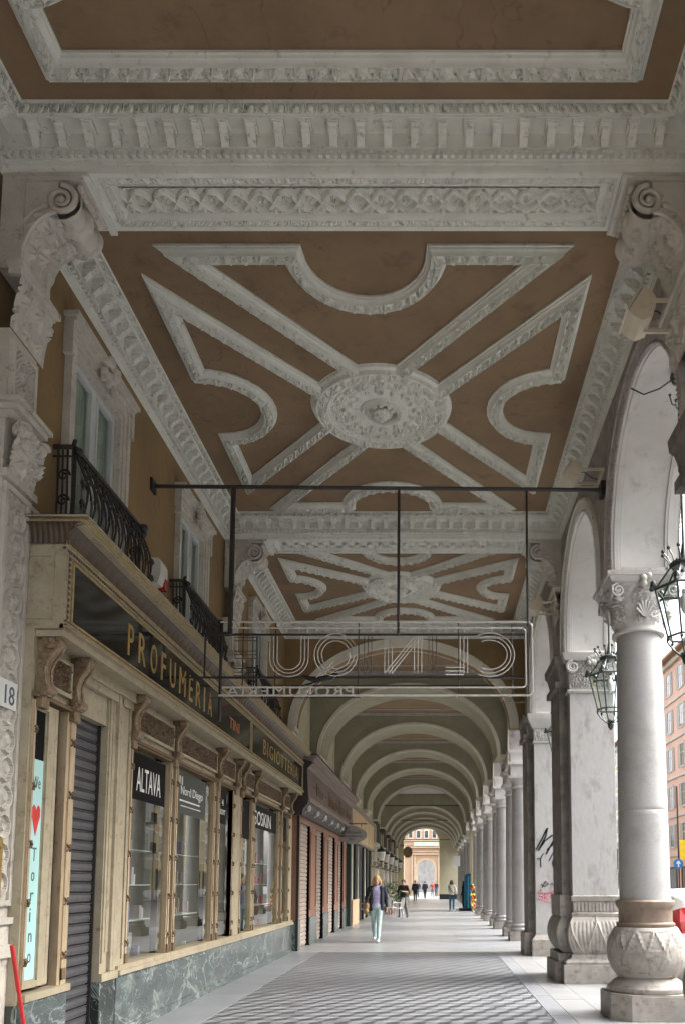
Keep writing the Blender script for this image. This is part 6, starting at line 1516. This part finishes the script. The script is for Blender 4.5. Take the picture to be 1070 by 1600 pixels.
def person(label, loc, face, H, P, wear, hair='hairk', hairlen=0, vox=.015, detail=True, group=None, bag=None):
    """P: joints in local metres for H=1.70, +y forward. wear: dict(top, bottom, shoe, jacket, sleeves)"""
    t = thing('person', label, 'person', (0, 0, 0), group)
    J = dict(hipL=(-.09, 0, .90), hipR=(.09, 0, .90), kneeL=(-.10, .02, .49), kneeR=(.10, .02, .49), ankL=(-.10, -.01, .085), ankR=(.10, -.01, .085),
             shL=(-.18, 0, 1.40), shR=(.18, 0, 1.40), elL=(-.23, -.02, 1.12), elR=(.23, -.02, 1.12), wrL=(-.24, .06, .87), wrR=(.24, .06, .87), chest=(0, 0, 1.28), waist=(0, 0, 1.05), neck=(0, -.005, 1.45), head=(0, .02, 1.585))
    J.update(P); J = {k: np.array(v, float) for k, v in J.items()}
    def body(m, g, parts):
        if 'torso' in parts:
            m.ball(J['chest'], .135+g, n=12, sc_=(1.12, .78, 1.15)); m.ball(J['waist'], .118+g, n=12, sc_=(1.1, .80, 1.25)); m.ball((J['hipL']+J['hipR'])/2+[0, 0, .03], .135+g, n=12, sc_=(1.15, .85, .85))
            m.ball((J['chest']+J['waist'])/2, .12+g, n=12, sc_=(1.1, .8, 1.2)); cap(m, J['shL']*[.8, 1, 1], J['shR']*[.8, 1, 1], .062+g, .062+g)
        for s in 'LR':
            if 'uarm' in parts: cap(m, J['sh'+s], J['el'+s], .050+g, .040+g)
            if 'farm' in parts: cap(m, J['el'+s], J['wr'+s], .038+g, .027+g)
            if 'leg' in parts: cap(m, J['hip'+s], J['knee'+s], .083+g, .055+g); cap(m, J['knee'+s], J['knee'+s]*.55+J['ank'+s]*.45, .054+g, .054+g); cap(m, J['knee'+s]*.55+J['ank'+s]*.45, J['ank'+s], .054+g, .036+g)
    m = MB(); body(m, 0, ('torso', 'uarm', 'farm', 'leg'))
    h = J['head']; cap(m, J['neck'], h-[0, .01, .07], .052, .05)
    m.ball(h+[0, -.005, .03], .088, n=14, sc_=(.92, 1.08, 1.12)); m.ball(h+[0, .03, -.045], .062, n=10, sc_=(.95, 1.0, 1.1)); m.ball(h+[0, .045, -.08], .035, n=8)
    cap(m, h+[0, .088, .02], h+[0, .108, -.015], .010, .014); 
    for sx in (-1, 1): m.ball(h+[sx*.083, -.005, .0], .022, n=6, sc_=(.5, .8, 1.3))
    ex = MB()
    for s, sx in (('L', -1), ('R', 1)):
        w_ = J['wr'+s]; d = w_-J['el'+s]; d /= np.linalg.norm(d); side = np.cross(d, [0, 1., 0]); side /= np.linalg.norm(side)+1e-6; fwd = np.cross(side, d)
        pc = w_+d*.055; cap(m, w_, pc, .026, .034); a_ = J['ank'+s]; m.ball(a_+[0, .05, -.045], .04, n=8, sc_=(1, 2.2, .8))
        for q, ln in enumerate((.058, .066, .070, .062, .048)):
            if q == 0: b0 = w_+d*.03+fwd*.03; m2 = [b0, b0+d*.02+fwd*.028, b0+d*.045+fwd*.03-side*sx*.01]
            else:
                b0 = pc+d*.02+fwd*(.03-.02*(q-1)); m2 = [b0, b0+d*ln*.5-side*sx*.006, b0+d*ln-side*sx*.022]
            ex.tube(m2, [.0095, .009, .0075], 6)
    bo = remesh(m, 'body', 'skin', t, vox, ex)
    if detail:
        e = MB()
        for sx in (-1, 1): e.ball(h+[sx*.032, .083, .022], .010, n=6)
        e.build('eyes', 'hairk', t); e = MB(); e.ball(h+[0, .092, -.045], .012, n=6, sc_=(2.0, .6, .5)); e.build('lips', 'redp' if hairlen else 'skin', t)
    # hair
    m = MB(); m.ball(h+[0, -.022, .045], .098, n=14, sc_=(1.0, 1.05, 1.08))
    if hairlen:
        for k in range(16):
            a = PI*(k/15)*1.25-PI*.125; m.tube([h+[.085*math.cos(a), -.02-.07*math.sin(a), .05], h+[.10*math.cos(a), -.03-.08*math.sin(a), -.05], h+[.095*math.cos(a), -.03-.07*math.sin(a), -.05-hairlen*(.8+.2*math.sin(k*2))]], [.03, .032, .018], 6)
    m.build('hair', hair, t, smooth=True)
    m = MB(); body(m, .010, ('leg',)); m.ball((J['hipL']+J['hipR'])/2+[0, 0, .02], .145, n=12, sc_=(1.15, .88, .80)); remesh(m, 'trousers', wear['bottom'], t, vox)
    m = MB(); body(m, .014, ('torso', 'uarm')+(('farm',) if wear.get('sleeves', True) and not wear.get('jacket') else ())); remesh(m, 'top', wear['top'], t, vox)
    if wear.get('jacket'):
        m = MB(); 
        for s, sx in (('L', -1), ('R', 1)):
            cap(m, J['sh'+s], J['el'+s], .068, .058); cap(m, J['el'+s], J['el'+s]*.15+J['wr'+s]*.85, .056, .046)
            for z in np.linspace(1.40, wear.get('jlen', .88), 9):
                m.ball((sx*(.125+.02*(1.4-z)), .015, z), .072, n=8, sc_=(.9, 1.35, 1)); m.ball((sx*.07, -.06, z), .075, n=8, sc_=(1.2, .8, 1))
        m.ball((0, -.07, 1.40), .09, n=8, sc_=(1.5, .7, .8)); remesh(m, 'jacket', wear['jacket'], t, vox)
    for s in 'LR':
        m = MB(); a_ = J['ank'+s]; m.ball(a_+[0, .055, -.045], .046, n=10, sc_=(1.0, 2.6, .85)); m.ball(a_+[0, -.01, -.02], .047, n=8); m.build('shoe', wear['shoe'], t, smooth=True)
    if bag == 'shoulder':
        m = MB(); m.ball((.27, .03, .92), .15, n=12, sc_=(.62, 1.05, 1.05)); m.ball((.27, .03, .82), .14, n=10, sc_=(.6, 1.15, .8)); b_ = m.build('shoulder_bag', 'tan_leather', t, smooth=True)
        m = MB(); m.tube([(.10, .09, 1.40), (.17, .08, 1.25), (.24, .06, 1.05)], .013, 5); m.tube([(.10, -.06, 1.42), (.2, -.06, 1.2), (.27, -.02, 1.05)], .013, 5); m.build('bag_strap', 'tan_leather', b_)
    if bag == 'cross':
        m = MB(); m.tube([(-.15, .12, 1.38), (0, .15, 1.2), (.17, .10, .98)], .02, 5); m.tube([(-.15, -.10, 1.40), (0, -.14, 1.2), (.17, -.10, .98)], .02, 5); m.ball((.20, 0, .88), .12, n=8, sc_=(.5, 1.1, .9)); m.build('cross_bag', 'navy_knit', t, smooth=True)
    s = H/1.70; t.scale = (s, s, s); t.location = loc; t.rotation_euler.z = face; return t
walk = dict(hipL=(-.09, 0, .90), hipR=(.09, 0, .90), kneeL=(-.07, .12, .50), ankL=(-.055, .20, .085), kneeR=(.075, -.02, .49), ankR=(.065, -.20, .13), elL=(-.25, -.05, 1.13), wrL=(-.27, .02, .90), elR=(.27, -.02, 1.13), wrR=(.24, .16, 1.0))
person('blonde woman walking towards the camera in black cardigan, lilac top and mint jeans', (-1.54, 22.1, .012), PI, 1.74, walk, dict(top='lilac_top', bottom='mint_jeans', shoe='white_shoe', jacket='navy_knit', jlen=.86), 'hairb', .10, .012, True, None, 'shoulder')
person('man in black shirt and grey jeans standing by the white chairs, arm folded', (-1.42, 38.1, .012), R(165), 1.70, dict(kneeL=(-.14, .06, .49), ankL=(-.20, .02, .085), kneeR=(.13, .03, .49), ankR=(.18, .05, .085), elL=(-.28, .04, 1.14), wrL=(-.06, .22, 1.18), elR=(.26, .06, 1.12), wrR=(.42, .24, 1.02)), dict(top='black_shirt', bottom='grey_jeans', shoe='dark_shoe', sleeves=False), 'hairk', 0, .015, True)
person('person in cream top and blue jeans with dark cross-body bag, seen from behind', (.97, 45.8, .012), R(-25), 1.70, dict(elL=(-.22, .10, 1.14), wrL=(-.12, .24, 1.10), elR=(.24, .06, 1.13), wrR=(.15, .25, 1.12)), dict(top='cream_top', bottom='blue_jeans', shoe='white_shoe'), 'hairk', .05, .018, False, None, 'cross')
person('man in a dark suit walking away down the middle of the arcade', (-1.62, 70, .012), R(5), 1.76, walk, dict(top='dark_suit', bottom='dark_suit', shoe='dark_shoe', jacket='dark_suit', jlen=.85), 'hairg', 0, .025, False)
person('person in a dark coat walking just inside the far opening', (-.95, 84, .0), R(-8), 1.74, walk, dict(top='dark_suit', bottom='black_shirt', shoe='dark_shoe', jacket='black_shirt', jlen=.75), 'hairk', 0, .03, False)
person('slim person in black half hidden behind the man in the suit, outside the far opening', (-1.75, 90, .0), R(170), 1.70, walk, dict(top='black_shirt', bottom='grey_jeans', shoe='dark_shoe'), 'hairk', .05, .03, False)
person('person in a red coat far off beyond the opening, right of the dark coat', (-.2, 95, .0), R(190), 1.68, walk, dict(top='red_coat', bottom='grey_jeans', shoe='dark_shoe'), 'hairk', 0, .03, False)
person('small dark figure farthest right beyond the opening', (.2, 99, .0), R(170), 1.74, walk, dict(top='navy_knit', bottom='blue_jeans', shoe='dark_shoe'), 'hairk', 0, .03, False)
person('person in dark clothes standing just behind the blue drape', (1.75, 48.6, .012), R(60), 1.66, {}, dict(top='navy_knit', bottom='black_shirt', shoe='dark_shoe'), 'hairk', .08, .025, False)
